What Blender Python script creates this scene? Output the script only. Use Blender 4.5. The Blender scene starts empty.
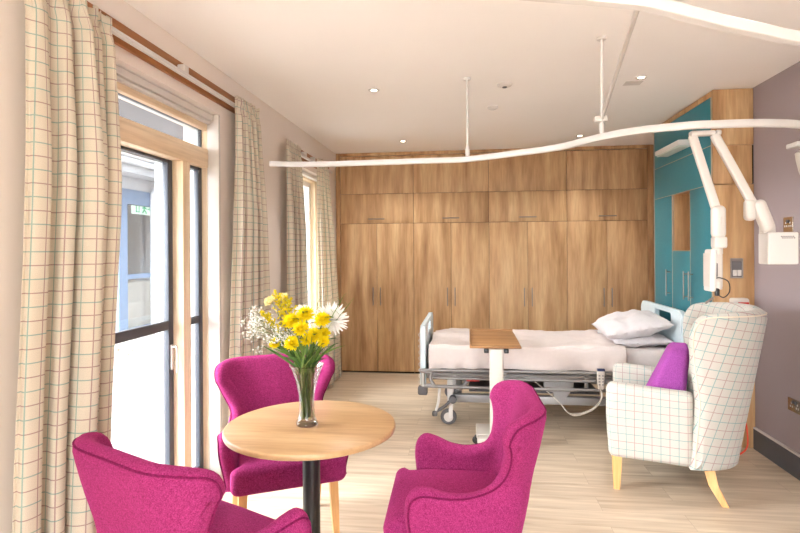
import bpy, bmesh, math, random
from mathutils import Vector, Matrix, noise
random.seed(7)
PI = math.pi
sc = bpy.context.scene
COL = sc.collection

# ------------------------------------------------------------------ materials
def new_mat(name):
    m = bpy.data.materials.new(name); m.use_nodes = True
    nt = m.node_tree; nt.nodes.clear()
    out = nt.nodes.new('ShaderNodeOutputMaterial')
    return m, nt, out

def N(nt, typ, **kw):
    n = nt.nodes.new(typ)
    for k, v in kw.items(): setattr(n, k, v)
    return n

def srgb(r, g, b):
    f = lambda c: (c/255/12.92) if c/255 <= .04045 else ((c/255+.055)/1.055)**2.4
    return (f(r), f(g), f(b), 1)

def bsdf(nt, out, col=None, rough=.5, metal=0, spec=.5, **kw):
    p = N(nt, 'ShaderNodeBsdfPrincipled')
    if col is not None: p.inputs['Base Color'].default_value = col
    p.inputs['Roughness'].default_value = rough
    p.inputs['Metallic'].default_value = metal
    p.inputs['Specular IOR Level'].default_value = spec
    for k, v in kw.items(): p.inputs[k.replace('_', ' ')].default_value = v
    nt.links.new(p.outputs[0], out.inputs[0])
    return p

def plain(name, rgb, rough=.5, metal=0, spec=.5, var=.04, scale=8, bump=0):
    m, nt, out = new_mat(name)
    p = bsdf(nt, out, srgb(*rgb), rough, metal, spec)
    tc = N(nt, 'ShaderNodeTexCoord')
    nz = N(nt, 'ShaderNodeTexNoise'); nz.inputs['Scale'].default_value = scale; nz.inputs['Detail'].default_value = 3
    nt.links.new(tc.outputs['Object'], nz.inputs['Vector'])
    r = N(nt, 'ShaderNodeValToRGB')
    c = srgb(*rgb)
    r.color_ramp.elements[0].position = .3; r.color_ramp.elements[1].position = .7
    r.color_ramp.elements[0].color = tuple(x*(1-var) for x in c[:3])+(1,)
    r.color_ramp.elements[1].color = tuple(min(1, x*(1+var)) for x in c[:3])+(1,)
    nt.links.new(nz.outputs['Fac'], r.inputs[0]); nt.links.new(r.outputs[0], p.inputs['Base Color'])
    if bump:
        b = N(nt, 'ShaderNodeBump'); b.inputs['Strength'].default_value = bump; b.inputs['Distance'].default_value = .004
        nt.links.new(nz.outputs['Fac'], b.inputs['Height']); nt.links.new(b.outputs[0], p.inputs['Normal'])
    return m

def wood(name, dark, mid, light, axis='Z', rough=.45, band=7., fine=70., stretch=.07, rnd=1., spec=.4):
    m, nt, out = new_mat(name)
    p = bsdf(nt, out, None, rough, 0, spec)
    tc = N(nt, 'ShaderNodeTexCoord'); oi = N(nt, 'ShaderNodeObjectInfo')
    off = N(nt, 'ShaderNodeVectorMath', operation='SCALE'); off.inputs[0].default_value = (7.3*rnd, 5.1*rnd, 9.7*rnd)
    nt.links.new(oi.outputs['Random'], off.inputs['Scale'])
    add = N(nt, 'ShaderNodeVectorMath', operation='ADD')
    nt.links.new(tc.outputs['Object'], add.inputs[0]); nt.links.new(off.outputs[0], add.inputs[1])
    def layer(s, det, dist):
        mp = N(nt, 'ShaderNodeMapping'); v = [s, s, s]; v['XYZ'.index(axis)] = s*stretch
        mp.inputs['Scale'].default_value = v
        nt.links.new(add.outputs[0], mp.inputs['Vector'])
        n = N(nt, 'ShaderNodeTexNoise'); n.inputs['Scale'].default_value = 1; n.inputs['Detail'].default_value = det
        n.inputs['Distortion'].default_value = dist
        nt.links.new(mp.outputs[0], n.inputs['Vector']); return n
    a = layer(band, 4, .2); b = layer(fine, 6, .1)
    r1 = N(nt, 'ShaderNodeValToRGB'); e = r1.color_ramp.elements
    e[0].position = .3; e[0].color = srgb(*dark); e[1].position = .72; e[1].color = srgb(*light)
    k = e.new(.5); k.color = srgb(*mid)
    nt.links.new(a.outputs['Fac'], r1.inputs[0])
    r2 = N(nt, 'ShaderNodeValToRGB'); r2.color_ramp.elements[0].position = .3; r2.color_ramp.elements[1].position = .62
    r2.color_ramp.elements[0].color = (.72, .68, .62, 1); r2.color_ramp.elements[1].color = (1, 1, 1, 1)
    nt.links.new(b.outputs['Fac'], r2.inputs[0])
    mx = N(nt, 'ShaderNodeMix', data_type='RGBA', blend_type='MULTIPLY'); mx.inputs['Factor'].default_value = .6
    nt.links.new(r1.outputs[0], mx.inputs['A']); nt.links.new(r2.outputs[0], mx.inputs['B'])
    nt.links.new(mx.outputs['Result'], p.inputs['Base Color'])
    bp = N(nt, 'ShaderNodeBump'); bp.inputs['Strength'].default_value = .08; bp.inputs['Distance'].default_value = .002
    nt.links.new(b.outputs['Fac'], bp.inputs['Height']); nt.links.new(bp.outputs[0], p.inputs['Normal'])
    return m

def fabric(name, c1, c2, scale=260, rough=.95, sheen=.3):
    m, nt, out = new_mat(name)
    p = bsdf(nt, out, None, rough, 0, .15)
    p.inputs['Sheen Weight'].default_value = sheen; p.inputs['Sheen Roughness'].default_value = .5
    p.inputs['Sheen Tint'].default_value = tuple(min(1, x*2.2) for x in srgb(*c2)[:3])+(1,)
    tc = N(nt, 'ShaderNodeTexCoord')
    n = N(nt, 'ShaderNodeTexNoise'); n.inputs['Scale'].default_value = scale; n.inputs['Detail'].default_value = 2
    n2 = N(nt, 'ShaderNodeTexNoise'); n2.inputs['Scale'].default_value = 90; n2.inputs['Detail'].default_value = 4
    nt.links.new(tc.outputs['Object'], n.inputs['Vector']); nt.links.new(tc.outputs['Object'], n2.inputs['Vector'])
    ad = N(nt, 'ShaderNodeMath', operation='MULTIPLY_ADD'); ad.inputs[1].default_value = .25; ad.inputs[2].default_value = 0
    nt.links.new(n2.outputs['Fac'], ad.inputs[0])
    a2 = N(nt, 'ShaderNodeMath', operation='MULTIPLY_ADD'); a2.inputs[1].default_value = .75
    nt.links.new(n.outputs['Fac'], a2.inputs[0]); nt.links.new(ad.outputs[0], a2.inputs[2])
    r = N(nt, 'ShaderNodeValToRGB'); r.color_ramp.elements[0].position = .36; r.color_ramp.elements[1].position = .64
    r.color_ramp.elements[0].color = srgb(*c1); r.color_ramp.elements[1].color = srgb(*c2)
    nt.links.new(a2.outputs[0], r.inputs[0]); nt.links.new(r.outputs[0], p.inputs['Base Color'])
    b = N(nt, 'ShaderNodeBump'); b.inputs['Strength'].default_value = .35; b.inputs['Distance'].default_value = .0015
    nt.links.new(n.outputs['Fac'], b.inputs['Height']); nt.links.new(b.outputs[0], p.inputs['Normal'])
    return m

def check(name, base, translucent=0., period=.097, w=.0026, teal=(88, 158, 152), red=(158, 104, 108)):
    """woven window-pane check following the UV map (metres of cloth)"""
    m, nt, out = new_mat(name)
    uv = N(nt, 'ShaderNodeUVMap'); sep = N(nt, 'ShaderNodeSeparateXYZ')
    nt.links.new(uv.outputs[0], sep.inputs[0])
    def line(sock, phase):
        a = N(nt, 'ShaderNodeMath', operation='MULTIPLY_ADD'); a.inputs[1].default_value = 1/period; a.inputs[2].default_value = phase
        nt.links.new(sock, a.inputs[0])
        f = N(nt, 'ShaderNodeMath', operation='FRACT'); nt.links.new(a.outputs[0], f.inputs[0])
        s = N(nt, 'ShaderNodeMath', operation='SUBTRACT'); s.inputs[1].default_value = .5; nt.links.new(f.outputs[0], s.inputs[0])
        ab = N(nt, 'ShaderNodeMath', operation='ABSOLUTE'); nt.links.new(s.outputs[0], ab.inputs[0])
        l = N(nt, 'ShaderNodeMath', operation='LESS_THAN'); l.inputs[1].default_value = w/period/2*1.6
        nt.links.new(ab.outputs[0], l.inputs[0]); return l.outputs[0]
    def mx(a, b):
        n = N(nt, 'ShaderNodeMath', operation='MAXIMUM'); nt.links.new(a, n.inputs[0]); nt.links.new(b, n.inputs[1]); return n.outputs[0]
    t = mx(line(sep.outputs['X'], 0), line(sep.outputs['Y'], 0))
    r = mx(line(sep.outputs['X'], .5), line(sep.outputs['Y'], .5))
    nz = N(nt, 'ShaderNodeTexNoise'); nz.inputs['Scale'].default_value = 350; nz.inputs['Detail'].default_value = 2
    nt.links.new(uv.outputs[0], nz.inputs['Vector'])
    br = N(nt, 'ShaderNodeValToRGB'); c = srgb(*base)
    br.color_ramp.elements[0].position = .3; br.color_ramp.elements[1].position = .7
    br.color_ramp.elements[0].color = tuple(x*.9 for x in c[:3])+(1,); br.color_ramp.elements[1].color = tuple(min(1, x*1.06) for x in c[:3])+(1,)
    nt.links.new(nz.outputs['Fac'], br.inputs[0])
    def mix(fac, a, colr):
        k = N(nt, 'ShaderNodeMix', data_type='RGBA'); f = N(nt, 'ShaderNodeMath', operation='MULTIPLY'); f.inputs[1].default_value = .62
        nt.links.new(fac, f.inputs[0]); nt.links.new(f.outputs[0], k.inputs['Factor'])
        nt.links.new(a, k.inputs['A']); k.inputs['B'].default_value = srgb(*colr); return k.outputs['Result']
    col = mix(t, mix(r, br.outputs[0], red), teal)
    p = bsdf(nt, out, None, .95, 0, .1); p.inputs['Sheen Weight'].default_value = .15
    nt.links.new(col, p.inputs['Base Color'])
    b = N(nt, 'ShaderNodeBump'); b.inputs['Strength'].default_value = .25; b.inputs['Distance'].default_value = .001
    nt.links.new(nz.outputs['Fac'], b.inputs['Height']); nt.links.new(b.outputs[0], p.inputs['Normal'])
    if translucent:
        tr = N(nt, 'ShaderNodeBsdfTranslucent'); nt.links.new(col, tr.inputs['Color'])
        ms = N(nt, 'ShaderNodeMixShader'); ms.inputs[0].default_value = translucent
        nt.links.new(p.outputs[0], ms.inputs[1]); nt.links.new(tr.outputs[0], ms.inputs[2]); nt.links.new(ms.outputs[0], out.inputs[0])
    return m

def pane_mat(name, tint=(.97, .985, .99, 1), refl=1.):
    m, nt, out = new_mat(name)
    t = N(nt, 'ShaderNodeBsdfTransparent'); t.inputs[0].default_value = tint
    g = N(nt, 'ShaderNodeBsdfGlossy'); g.inputs['Roughness'].default_value = .02
    f = N(nt, 'ShaderNodeFresnel'); 
    ge = N(nt, 'ShaderNodeNewGeometry'); io = N(nt, 'ShaderNodeMapRange'); io.inputs['To Min'].default_value = 1.45; io.inputs['To Max'].default_value = 1/1.45
    nt.links.new(ge.outputs['Backfacing'], io.inputs[0]); nt.links.new(io.outputs[0], f.inputs['IOR'])
    mu = N(nt, 'ShaderNodeMath', operation='MULTIPLY'); mu.inputs[1].default_value = refl
    nt.links.new(f.outputs[0], mu.inputs[0])
    ms = N(nt, 'ShaderNodeMixShader'); nt.links.new(mu.outputs[0], ms.inputs[0])
    nt.links.new(t.outputs[0], ms.inputs[1]); nt.links.new(g.outputs[0], ms.inputs[2]); nt.links.new(ms.outputs[0], out.inputs[0])
    return m

def glass_mat(name, col, ior, clear=.35):
    m, nt, out = new_mat(name)
    g = N(nt, 'ShaderNodeBsdfGlass'); g.inputs['Color'].default_value = col; g.inputs['IOR'].default_value = ior; g.inputs['Roughness'].default_value = 0
    t = N(nt, 'ShaderNodeBsdfTransparent'); t.inputs[0].default_value = col
    ms = N(nt, 'ShaderNodeMixShader'); ms.inputs[0].default_value = clear
    nt.links.new(g.outputs[0], ms.inputs[1]); nt.links.new(t.outputs[0], ms.inputs[2]); nt.links.new(ms.outputs[0], out.inputs[0])
    return m

def emit(name, col, s):
    m, nt, out = new_mat(name); e = N(nt, 'ShaderNodeEmission'); e.inputs[0].default_value = col; e.inputs[1].default_value = s
    nt.links.new(e.outputs[0], out.inputs[0]); return m

def petal_mat(name, rgb, trans=.3):
    m, nt, out = new_mat(name)
    p = bsdf(nt, out, None, .7, 0, .2)
    tc = N(nt, 'ShaderNodeTexCoord'); n = N(nt, 'ShaderNodeTexNoise'); n.inputs['Scale'].default_value = 60
    nt.links.new(tc.outputs['Object'], n.inputs['Vector'])
    r = N(nt, 'ShaderNodeValToRGB'); c = srgb(*rgb)
    r.color_ramp.elements[0].color = tuple(x*.8 for x in c[:3])+(1,); r.color_ramp.elements[1].color = tuple(min(1, x*1.1) for x in c[:3])+(1,)
    nt.links.new(n.outputs['Fac'], r.inputs[0]); nt.links.new(r.outputs[0], p.inputs['Base Color'])
    t = N(nt, 'ShaderNodeBsdfTranslucent'); nt.links.new(r.outputs[0], t.inputs['Color'])
    ms = N(nt, 'ShaderNodeMixShader'); ms.inputs[0].default_value = trans
    nt.links.new(p.outputs[0], ms.inputs[1]); nt.links.new(t.outputs[0], ms.inputs[2]); nt.links.new(ms.outputs[0], out.inputs[0])
    return m

def floor_mat():
    m, nt, out = new_mat('floor_planks')
    p = bsdf(nt, out, None, .34, 0, .5)
    tc = N(nt, 'ShaderNodeTexCoord')
    bk = N(nt, 'ShaderNodeTexBrick'); bk.offset = .37; bk.offset_frequency = 2
    bk.inputs['Scale'].default_value = 1; bk.inputs['Mortar Size'].default_value = .0012
    bk.inputs['Brick Width'].default_value = 1.2; bk.inputs['Row Height'].default_value = .18
    bk.inputs['Color1'].default_value = (.35, .35, .35, 1); bk.inputs['Color2'].default_value = (.65, .65, .65, 1); bk.inputs['Mortar'].default_value = (0, 0, 0, 1)
    nt.links.new(tc.outputs['Object'], bk.inputs['Vector'])
    sc_ = N(nt, 'ShaderNodeVectorMath', operation='SCALE'); sc_.inputs['Scale'].default_value = 13
    nt.links.new(bk.outputs['Color'], sc_.inputs[0])
    ad = N(nt, 'ShaderNodeVectorMath', operation='ADD'); nt.links.new(tc.outputs['Object'], ad.inputs[0]); nt.links.new(sc_.outputs[0], ad.inputs[1])
    mp = N(nt, 'ShaderNodeMapping'); mp.inputs['Scale'].default_value = (1.2, 16, 1)
    nt.links.new(ad.outputs[0], mp.inputs['Vector'])
    n = N(nt, 'ShaderNodeTexNoise'); n.inputs['Scale'].default_value = 1.4; n.inputs['Detail'].default_value = 6; n.inputs['Distortion'].default_value = .5
    nt.links.new(mp.outputs[0], n.inputs['Vector'])
    r = N(nt, 'ShaderNodeValToRGB'); e = r.color_ramp.elements
    e[0].position = .3; e[0].color = srgb(176, 156, 132); e[1].position = .7; e[1].color = srgb(214, 198, 176)
    nt.links.new(n.outputs['Fac'], r.inputs[0])
    bw = N(nt, 'ShaderNodeMix', data_type='RGBA', blend_type='OVERLAY'); bw.inputs['Factor'].default_value = .16
    nt.links.new(r.outputs[0], bw.inputs['A']); nt.links.new(bk.outputs['Color'], bw.inputs['B'])
    mo = N(nt, 'ShaderNodeMix', data_type='RGBA'); mo.inputs['B'].default_value = srgb(150, 130, 108)
    fm = N(nt, 'ShaderNodeMath', operation='MULTIPLY'); fm.inputs[1].default_value = .6
    nt.links.new(bk.outputs['Fac'], fm.inputs[0]); nt.links.new(fm.outputs[0], mo.inputs['Factor'])
    nt.links.new(bw.outputs['Result'], mo.inputs['A']); nt.links.new(mo.outputs['Result'], p.inputs['Base Color'])
    rr = N(nt, 'ShaderNodeMapRange'); rr.inputs['To Min'].default_value = .28; rr.inputs['To Max'].default_value = .42
    nt.links.new(n.outputs['Fac'], rr.inputs[0]); nt.links.new(rr.outputs[0], p.inputs['Roughness'])
    return m

def brick_mat(name, c1, c2, mortar, w, h, ms=.008):
    m, nt, out = new_mat(name)
    p = bsdf(nt, out, None, .85, 0, .2)
    tc = N(nt, 'ShaderNodeTexCoord'); bk = N(nt, 'ShaderNodeTexBrick')
    bk.inputs['Scale'].default_value = 1; bk.inputs['Brick Width'].default_value = w; bk.inputs['Row Height'].default_value = h
    bk.inputs['Mortar Size'].default_value = ms
    bk.inputs['Color1'].default_value = srgb(*c1); bk.inputs['Color2'].default_value = srgb(*c2); bk.inputs['Mortar'].default_value = srgb(*mortar)
    nt.links.new(tc.outputs['UV'], bk.inputs['Vector']); nt.links.new(bk.outputs[0], p.inputs['Base Color'])
    return m

M = {}
M['wall'] = plain('wall_paint_warm', (230, 219, 210), .85, var=.01, scale=3)
M['mauve'] = plain('wall_paint_mauve', (152, 139, 142), .85, var=.015, scale=3)
M['ceil'] = plain('ceiling_paint', (244, 240, 236), .9, var=.008, scale=2)
M['floor'] = floor_mat()
M['oak'] = wood('oak_laminate', (158, 118, 80), (192, 153, 110), (212, 178, 135), 'Z', .5, 10., 55., .10)
M['oak_dark'] = wood('oak_board', (138, 88, 48), (160, 104, 58), (176, 120, 70), 'Y', .5, 14)
M['pine'] = wood('pine_frame_upright', (226, 200, 166), (236, 214, 184), (244, 226, 200), 'Z', .45, 10, 60, .06)
M['pine_y'] = wood('pine_frame_level', (226, 200, 166), (236, 214, 184), (244, 226, 200), 'Y', .45, 10, 60, .06)
M['beech'] = wood('beech_top', (174, 138, 98), (188, 152, 111), (198, 164, 124), 'X', .32, 9, 60, .1)
M['beech_leg'] = wood('beech_leg', (206, 152, 92), (222, 170, 110), (230, 182, 124), 'Z', .35, 14, 70, .08)
M['oak_tray'] = wood('oak_tray', (146, 104, 66), (168, 124, 82), (184, 142, 98), 'X', .45, 12, 70, .08)
M['pink'] = fabric('magenta_wool', (112, 24, 68), (156, 52, 108))
M['pink_pipe'] = fabric('magenta_piping', (84, 12, 48), (120, 26, 76))
M['purple'] = fabric('purple_wool', (132, 56, 132), (158, 80, 156))
M['check_curtain'] = check('check_curtain', (224, 213, 194), .34, teal=(84, 152, 146), red=(146, 92, 98))
M['check_chair'] = check('check_armchair', (190, 187, 179), 0, w=.0026, teal=(64, 142, 144), red=(146, 104, 106))
M['check_pipe'] = plain('check_armchair_piping', (218, 206, 186), .9)
M['white'] = plain('white_enamel', (214, 211, 208), .35, var=.01)
M['plastic'] = plain('white_plastic', (208, 202, 196), .4, var=.01)
M['cream'] = plain('cream_enamel', (198, 191, 182), .4, var=.01)
M['ltblue'] = plain('pale_blue_plastic', (212, 226, 232), .35, var=.01)
M['steel'] = plain('brushed_steel', (176, 172, 166), .32, 1, var=.05, scale=30)
M['railgrey'] = plain('silver_rail', (132, 129, 128), .35, .5, var=.03)
M['bedgrey'] = plain('silver_grey_enamel', (150, 148, 148), .4, .3, var=.03)
M['darkgrey'] = plain('dark_grey_plastic', (74, 74, 78), .5, var=.05)
M['black'] = plain('black_enamel', (30, 29, 30), .35, var=.05)
M['rubber'] = plain('grey_rubber', (92, 90, 92), .7)
M['anthracite'] = plain('anthracite_aluminium', (70, 74, 82), .4, .2, var=.03)
M['frame_out'] = plain('pale_grey_aluminium', (190, 196, 200), .4, .1, var=.02)
M['teal'] = plain('teal_laminate', (44, 122, 136), .45, var=.03, scale=40)
M['edge'] = plain('pale_edge_strip', (178, 160, 138), .6)
M['gap'] = plain('shadow_gap_black', (34, 26, 20), .9)
M['skirt'] = plain('slate_vinyl', (74, 78, 86), .45, var=.08, scale=6)
M['skirt_top'] = plain('skirting_cap', (206, 200, 200), .5)
M['sheet'] = plain('bed_linen', (212, 205, 204), .9, var=.02, scale=40, bump=.1)
M['blanket'] = plain('pink_white_bedspread', (214, 203, 199), .95, var=.02, scale=30, bump=.15)
M['pillowc'] = plain('pillow_cotton', (216, 211, 213), .9, var=.015, scale=40, bump=.1)
M['navy'] = plain('navy_plastic', (40, 46, 92), .5)
M['red'] = plain('red_label', (196, 44, 40), .5)
M['orange'] = plain('orange_red_cord', (214, 70, 44), .6)
M['chrome'] = plain('chrome_plate', (190, 180, 168), .2, 1, var=.03)
M['recess'] = plain('grey_recess', (122, 118, 118), .4, .5)
M['pane'] = pane_mat('window_glass')
M['vase'] = glass_mat('vase_glass', (.985, .995, .99, 1), 1.45, .55)
M['water'] = glass_mat('vase_water', (.99, 1, .99, 1), 1.33, .8)
M['yellow'] = petal_mat('yellow_petal', (252, 228, 30), .35)
M['whitep'] = petal_mat('white_petal', (246, 244, 240))
M['creamp'] = petal_mat('cream_petal', (244, 232, 176))
M['gold'] = petal_mat('goldenrod', (226, 206, 40))
M['leaf'] = petal_mat('leaf_green', (120, 152, 74), .3)
M['leafd'] = petal_mat('leaf_dark', (84, 118, 60), .3)
M['stem'] = petal_mat('stem_green', (138, 160, 84), .3)
M['gypstem'] = petal_mat('pale_stem', (150, 160, 112), .2)
M['lamp_on'] = emit('lamp_lit', (1, .88, .68, 1), 14)
M['diffuser'] = plain('light_diffuser', (200, 208, 200), .5)
M['pave'] = brick_mat('paving', (128, 121, 115), (136, 129, 123), (108, 100, 93), .4, .2, .008)
M['bounce_white'] = plain('bounce_ground_white', (226, 222, 214), .9)  # extra white so the unseen rear ground throws light at the ceiling
M['brick'] = brick_mat('garden_brick', (140, 100, 84), (124, 88, 74), (150, 138, 128), .225, .075, .012)
M['fascia'] = plain('white_fascia', (158, 161, 166), .6)
M['bluegrey'] = plain('blue_grey_frame', (92, 108, 130), .5)
M['cedar'] = wood('cedar_cladding', (186, 140, 96), (206, 162, 116), (220, 180, 134), 'Z', .7, 9)
M['soffit'] = plain('grey_soffit', (84, 86, 92), .8)
M['sign'] = emit('lit_exit_sign', srgb(220, 240, 225), 1.0)
M['signgreen'] = emit('lit_exit_green', srgb(60, 170, 120), 1.0)
M['planting'] = plain('gravel_bed', (150, 138, 124), .95, var=.3, scale=30)
M['rooftile'] = plain('pale_roof', (206, 206, 210), .8, var=.12, scale=6)

# ------------------------------------------------------------------ mesh helpers
class MB:
    def __init__(s): s.v = []; s.f = []; s.uv = {}; s.sm = True
    def add(s, verts, faces, uvs=None):
        o = len(s.v); s.v += [tuple(v) for v in verts]
        for i, f in enumerate(faces):
            if uvs: s.uv[len(s.f)] = uvs[i]
            s.f.append(tuple(a+o for a in f))
    def box(s, x0, x1, y0, y1, z0, z1):
        v = [(x, y, z) for z in (z0, z1) for y in (y0, y1) for x in (x0, x1)]
        s.add(v, [(0, 2, 3, 1), (4, 5, 7, 6), (0, 1, 5, 4), (2, 6, 7, 3), (0, 4, 6, 2), (1, 3, 7, 5)]); return s
    def rbox(s, c, size, r=.005, seg=2, fn=None, sub=0, uvrot=0.):
        """box with rounded edges; fn deforms points; uv = box projection in metres"""
        h = [a/2 for a in size]; r = min(r, *[a*.999 for a in h])
        ax = []
        for a in h:
            e = [a-r+r*math.sin(PI/2*k/seg) for k in range(seg+1)]
            t = sorted(set([-q for q in e]+e))
            if sub:
                lo, hi = -(a-r), a-r; n = max(1, int(round((hi-lo)/sub)))
                t = sorted(set([round(q, 6) for q in t] + [round(lo+(hi-lo)*k/n, 6) for k in range(1, n)]))
            ax.append(t)
        cache = {}; V = []; F = []; U = []
        def vid(p):
            k = tuple(round(a, 5) for a in p)
            if k in cache: return cache[k]
            q = [max(-(h[i]-r), min(h[i]-r, p[i])) for i in range(3)]
            d = [p[i]-q[i] for i in range(3)]; L = math.sqrt(sum(a*a for a in d)) or 1
            w = [q[i]+d[i]/L*r for i in range(3)]
            w = [w[i]+c[i] for i in range(3)]
            if fn: w = fn(*w)
            cache[k] = len(V); V.append(w); return cache[k]
        cr, sr = math.cos(uvrot), math.sin(uvrot)
        for d in range(3):
            i, j = (d+1) % 3, (d+2) % 3
            for sg in (-1, 1):
                for a0, a1 in zip(ax[i][:-1], ax[i][1:]):
                    for b0, b1 in zip(ax[j][:-1], ax[j][1:]):
                        q = []; uvq = []
                        for a, b in ((a0, b0), (a1, b0), (a1, b1), (a0, b1)):
                            p = [0, 0, 0]; p[d] = sg*h[d]; p[i] = a; p[j] = b
                            q.append(vid(p))
                            uu = (p[1], p[2]) if d == 0 else ((p[0], p[2]) if d == 1 else (p[0], p[1]))
                            uvq.append((uu[0]*cr-uu[1]*sr+.02, uu[0]*sr+uu[1]*cr+.02))
                        if sg < 0: q.reverse(); uvq.reverse()
                        F.append(q); U.append(uvq)
        s.add(V, F, U); return s
    def tube(s, pts, r, n=8, cap=True, closed=False):
        pts = [Vector(p) for p in pts]; L = len(pts); rs = r if isinstance(r, (list, tuple)) else [r]*L
        V = []; F = []; up = None
        for i, p in enumerate(pts):
            if closed: t = pts[(i+1) % L]-pts[i-1]
            else: t = pts[min(i+1, L-1)]-pts[max(i-1, 0)]
            t.normalize()
            if up is None:
                up = Vector((0, 0, 1)) if abs(t.z) < .9 else Vector((1, 0, 0))
            u = (up-t*up.dot(t)).normalized(); w = t.cross(u); up = u
            for k in range(n):
                a = 2*PI*k/n; V.append(p+(u*math.cos(a)+w*math.sin(a))*rs[i])
        for i in range(L if closed else L-1):
            j = (i+1) % L
            for k in range(n):
                k2 = (k+1) % n; F.append((i*n+k, i*n+k2, j*n+k2, j*n+k))
        if cap and not closed:
            F.append(tuple(range(n-1, -1, -1))); F.append(tuple((L-1)*n+k for k in range(n)))
        s.add(V, F); return s
    def sweep(s, pts, w, h):
        """upright rectangular bar along a level path"""
        pts = [Vector(p) for p in pts]; V = []; F = []; L = len(pts)
        for i, p in enumerate(pts):
            t = pts[min(i+1, L-1)]-pts[max(i-1, 0)]; t.z = 0; t.normalize(); n = Vector((t.y, -t.x, 0))
            b = .12
            for a, c in ((-1+b, -1), (1-b, -1), (1, -1+b), (1, 1-b), (1-b, 1), (-1+b, 1), (-1, 1-b), (-1, -1+b)):
                V.append(p+n*(a*w/2)+Vector((0, 0, c*h/2)))
        for i in range(L-1):
            for k in range(8): F.append((i*8+k, i*8+(k+1) % 8, (i+1)*8+(k+1) % 8, (i+1)*8+k))
        F.append(tuple(range(7, -1, -1))); F.append(tuple((L-1)*8+k for k in range(8)))
        s.add(V, F); return s
    def lathe(s, prof, c=(0, 0, 0), n=24, axis='Z'):
        V = []; F = []; m = len(prof)
        for r, z in prof:
            for k in range(n):
                a = 2*PI*k/n; x, y = r*math.cos(a), r*math.sin(a)
                p = (x, y, z) if axis == 'Z' else ((z, x, y) if axis == 'X' else (x, z, y))
                V.append((p[0]+c[0], p[1]+c[1], p[2]+c[2]))
        fl = axis == 'Y'
        for i in range(m-1):
            for k in range(n):
                q = (i*n+k, i*n+(k+1) % n, (i+1)*n+(k+1) % n, (i+1)*n+k); F.append(q[::-1] if fl else q)
        s.add(V, F); return s
    def cyl(s, c, r, h, n=20, axis='Z', bev=.0):
        b = min(bev or r*.08, r*.4, h*.4)
        s.lathe([(0.0001, 0), (r-b, 0), (r, b), (r, h-b), (r-b, h), (.0001, h)], c, n, axis); return s
    def prism(s, poly, z0, z1, tf=lambda a, b, c: (a, b, c)):
        n = len(poly); V = [tf(x, y, z0) for x, y in poly]+[tf(x, y, z1) for x, y in poly]
        F = [tuple(range(n-1, -1, -1)), tuple(range(n, 2*n))]+[(i, (i+1) % n, n+(i+1) % n, n+i) for i in range(n)]
        s.add(V, F); return s
    def ringplate(s, outer, inner, z0, z1, tf):
        n = len(outer); V = []
        for lp, z in ((outer, z0), (outer, z1), (inner, z1), (inner, z0)): V += [tf(x, y, z) for x, y in lp]
        F = []
        for a in range(4):
            b = (a+1) % 4
            for i in range(n): F.append((a*n+i, a*n+(i+1) % n, b*n+(i+1) % n, b*n+i))
        s.add(V, F); return s

def root_matrix(o):
    m = Matrix.Identity(4)
    while o is not None:
        m = Matrix.LocRotScale(o.location, o.rotation_euler, None) @ m; o = o.parent
    return m

def obj(name, mb, mat, parent=None, local=False, smooth=True, ang=40, label=None, kind=None):
    me = bpy.data.meshes.new(name)
    V = mb.v
    if parent is not None and not local:
        inv = root_matrix(parent).inverted(); V = [tuple(inv @ Vector(v)) for v in V]
    me.from_pydata(V, [], mb.f)
    if mb.uv:
        ul = me.uv_layers.new(name='UVMap')
        for pi, poly in enumerate(me.polygons):
            u = mb.uv.get(pi)
            if u:
                for k, li in enumerate(poly.loop_indices): ul.data[li].uv = u[k]
    me.validate(); bm = bmesh.new(); bm.from_mesh(me)
    bmesh.ops.recalc_face_normals(bm, faces=bm.faces)
    if smooth:
        for f in bm.faces: f.smooth = True
        for e in bm.edges:
            if len(e.link_faces) == 2 and e.calc_face_angle(0) > math.radians(ang): e.smooth = False
    bm.to_mesh(me); bm.free()
    me.materials.append(M[mat] if isinstance(mat, str) else mat)
    o = bpy.data.objects.new(name, me); COL.objects.link(o)
    if parent is not None: o.parent = parent
    if label: o['label'] = label
    if kind: o['kind'] = kind
    return o

def tag(o, label, cat, group=None, kind=None):
    o['label'] = label; o['category'] = cat
    if group: o['group'] = group
    if kind: o['kind'] = kind
    return o

def thing(name, label, cat, loc=(0, 0, 0), rotz=0, group=None, kind=None):
    o = bpy.data.objects.new(name, None); COL.objects.link(o); o.empty_display_size = .1
    o.location = loc; o.rotation_euler = (0, 0, rotz)
    return tag(o, label, cat, group, kind)

def dup(root, loc, rotz, label, group=None):
    r = root.copy(); COL.objects.link(r); r.location = loc; r.rotation_euler = (0, 0, rotz); r['label'] = label
    if group: r['group'] = group
    for ch in list(root.children):
        c = ch.copy(); COL.objects.link(c); c.parent = r
        for g in list(ch.children):
            d = g.copy(); COL.objects.link(d); d.parent = c
    return r

def spline(pts, n=8, closed=False):
    """Catmull-Rom through points"""
    P = [Vector(p) for p in pts]; out = []; L = len(P)
    rng = range(L if closed else L-1)
    for i in rng:
        if closed: a, b, c, d = P[i-1], P[i], P[(i+1) % L], P[(i+2) % L]
        else: a, b, c, d = P[max(i-1, 0)], P[i], P[i+1], P[min(i+2, L-1)]
        for k in range(n):
            t = k/n
            out.append(.5*((2*b)+(-a+c)*t+(2*a-5*b+4*c-d)*t*t+(-a+3*b-3*c+d)*t*t*t))
    if not closed: out.append(P[-1])
    return out

def lerp(a, b, t): return a+(b-a)*t
def sstep(a, b, x):
    t = max(0, min(1, (x-a)/(b-a))); return t*t*(3-2*t)

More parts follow.
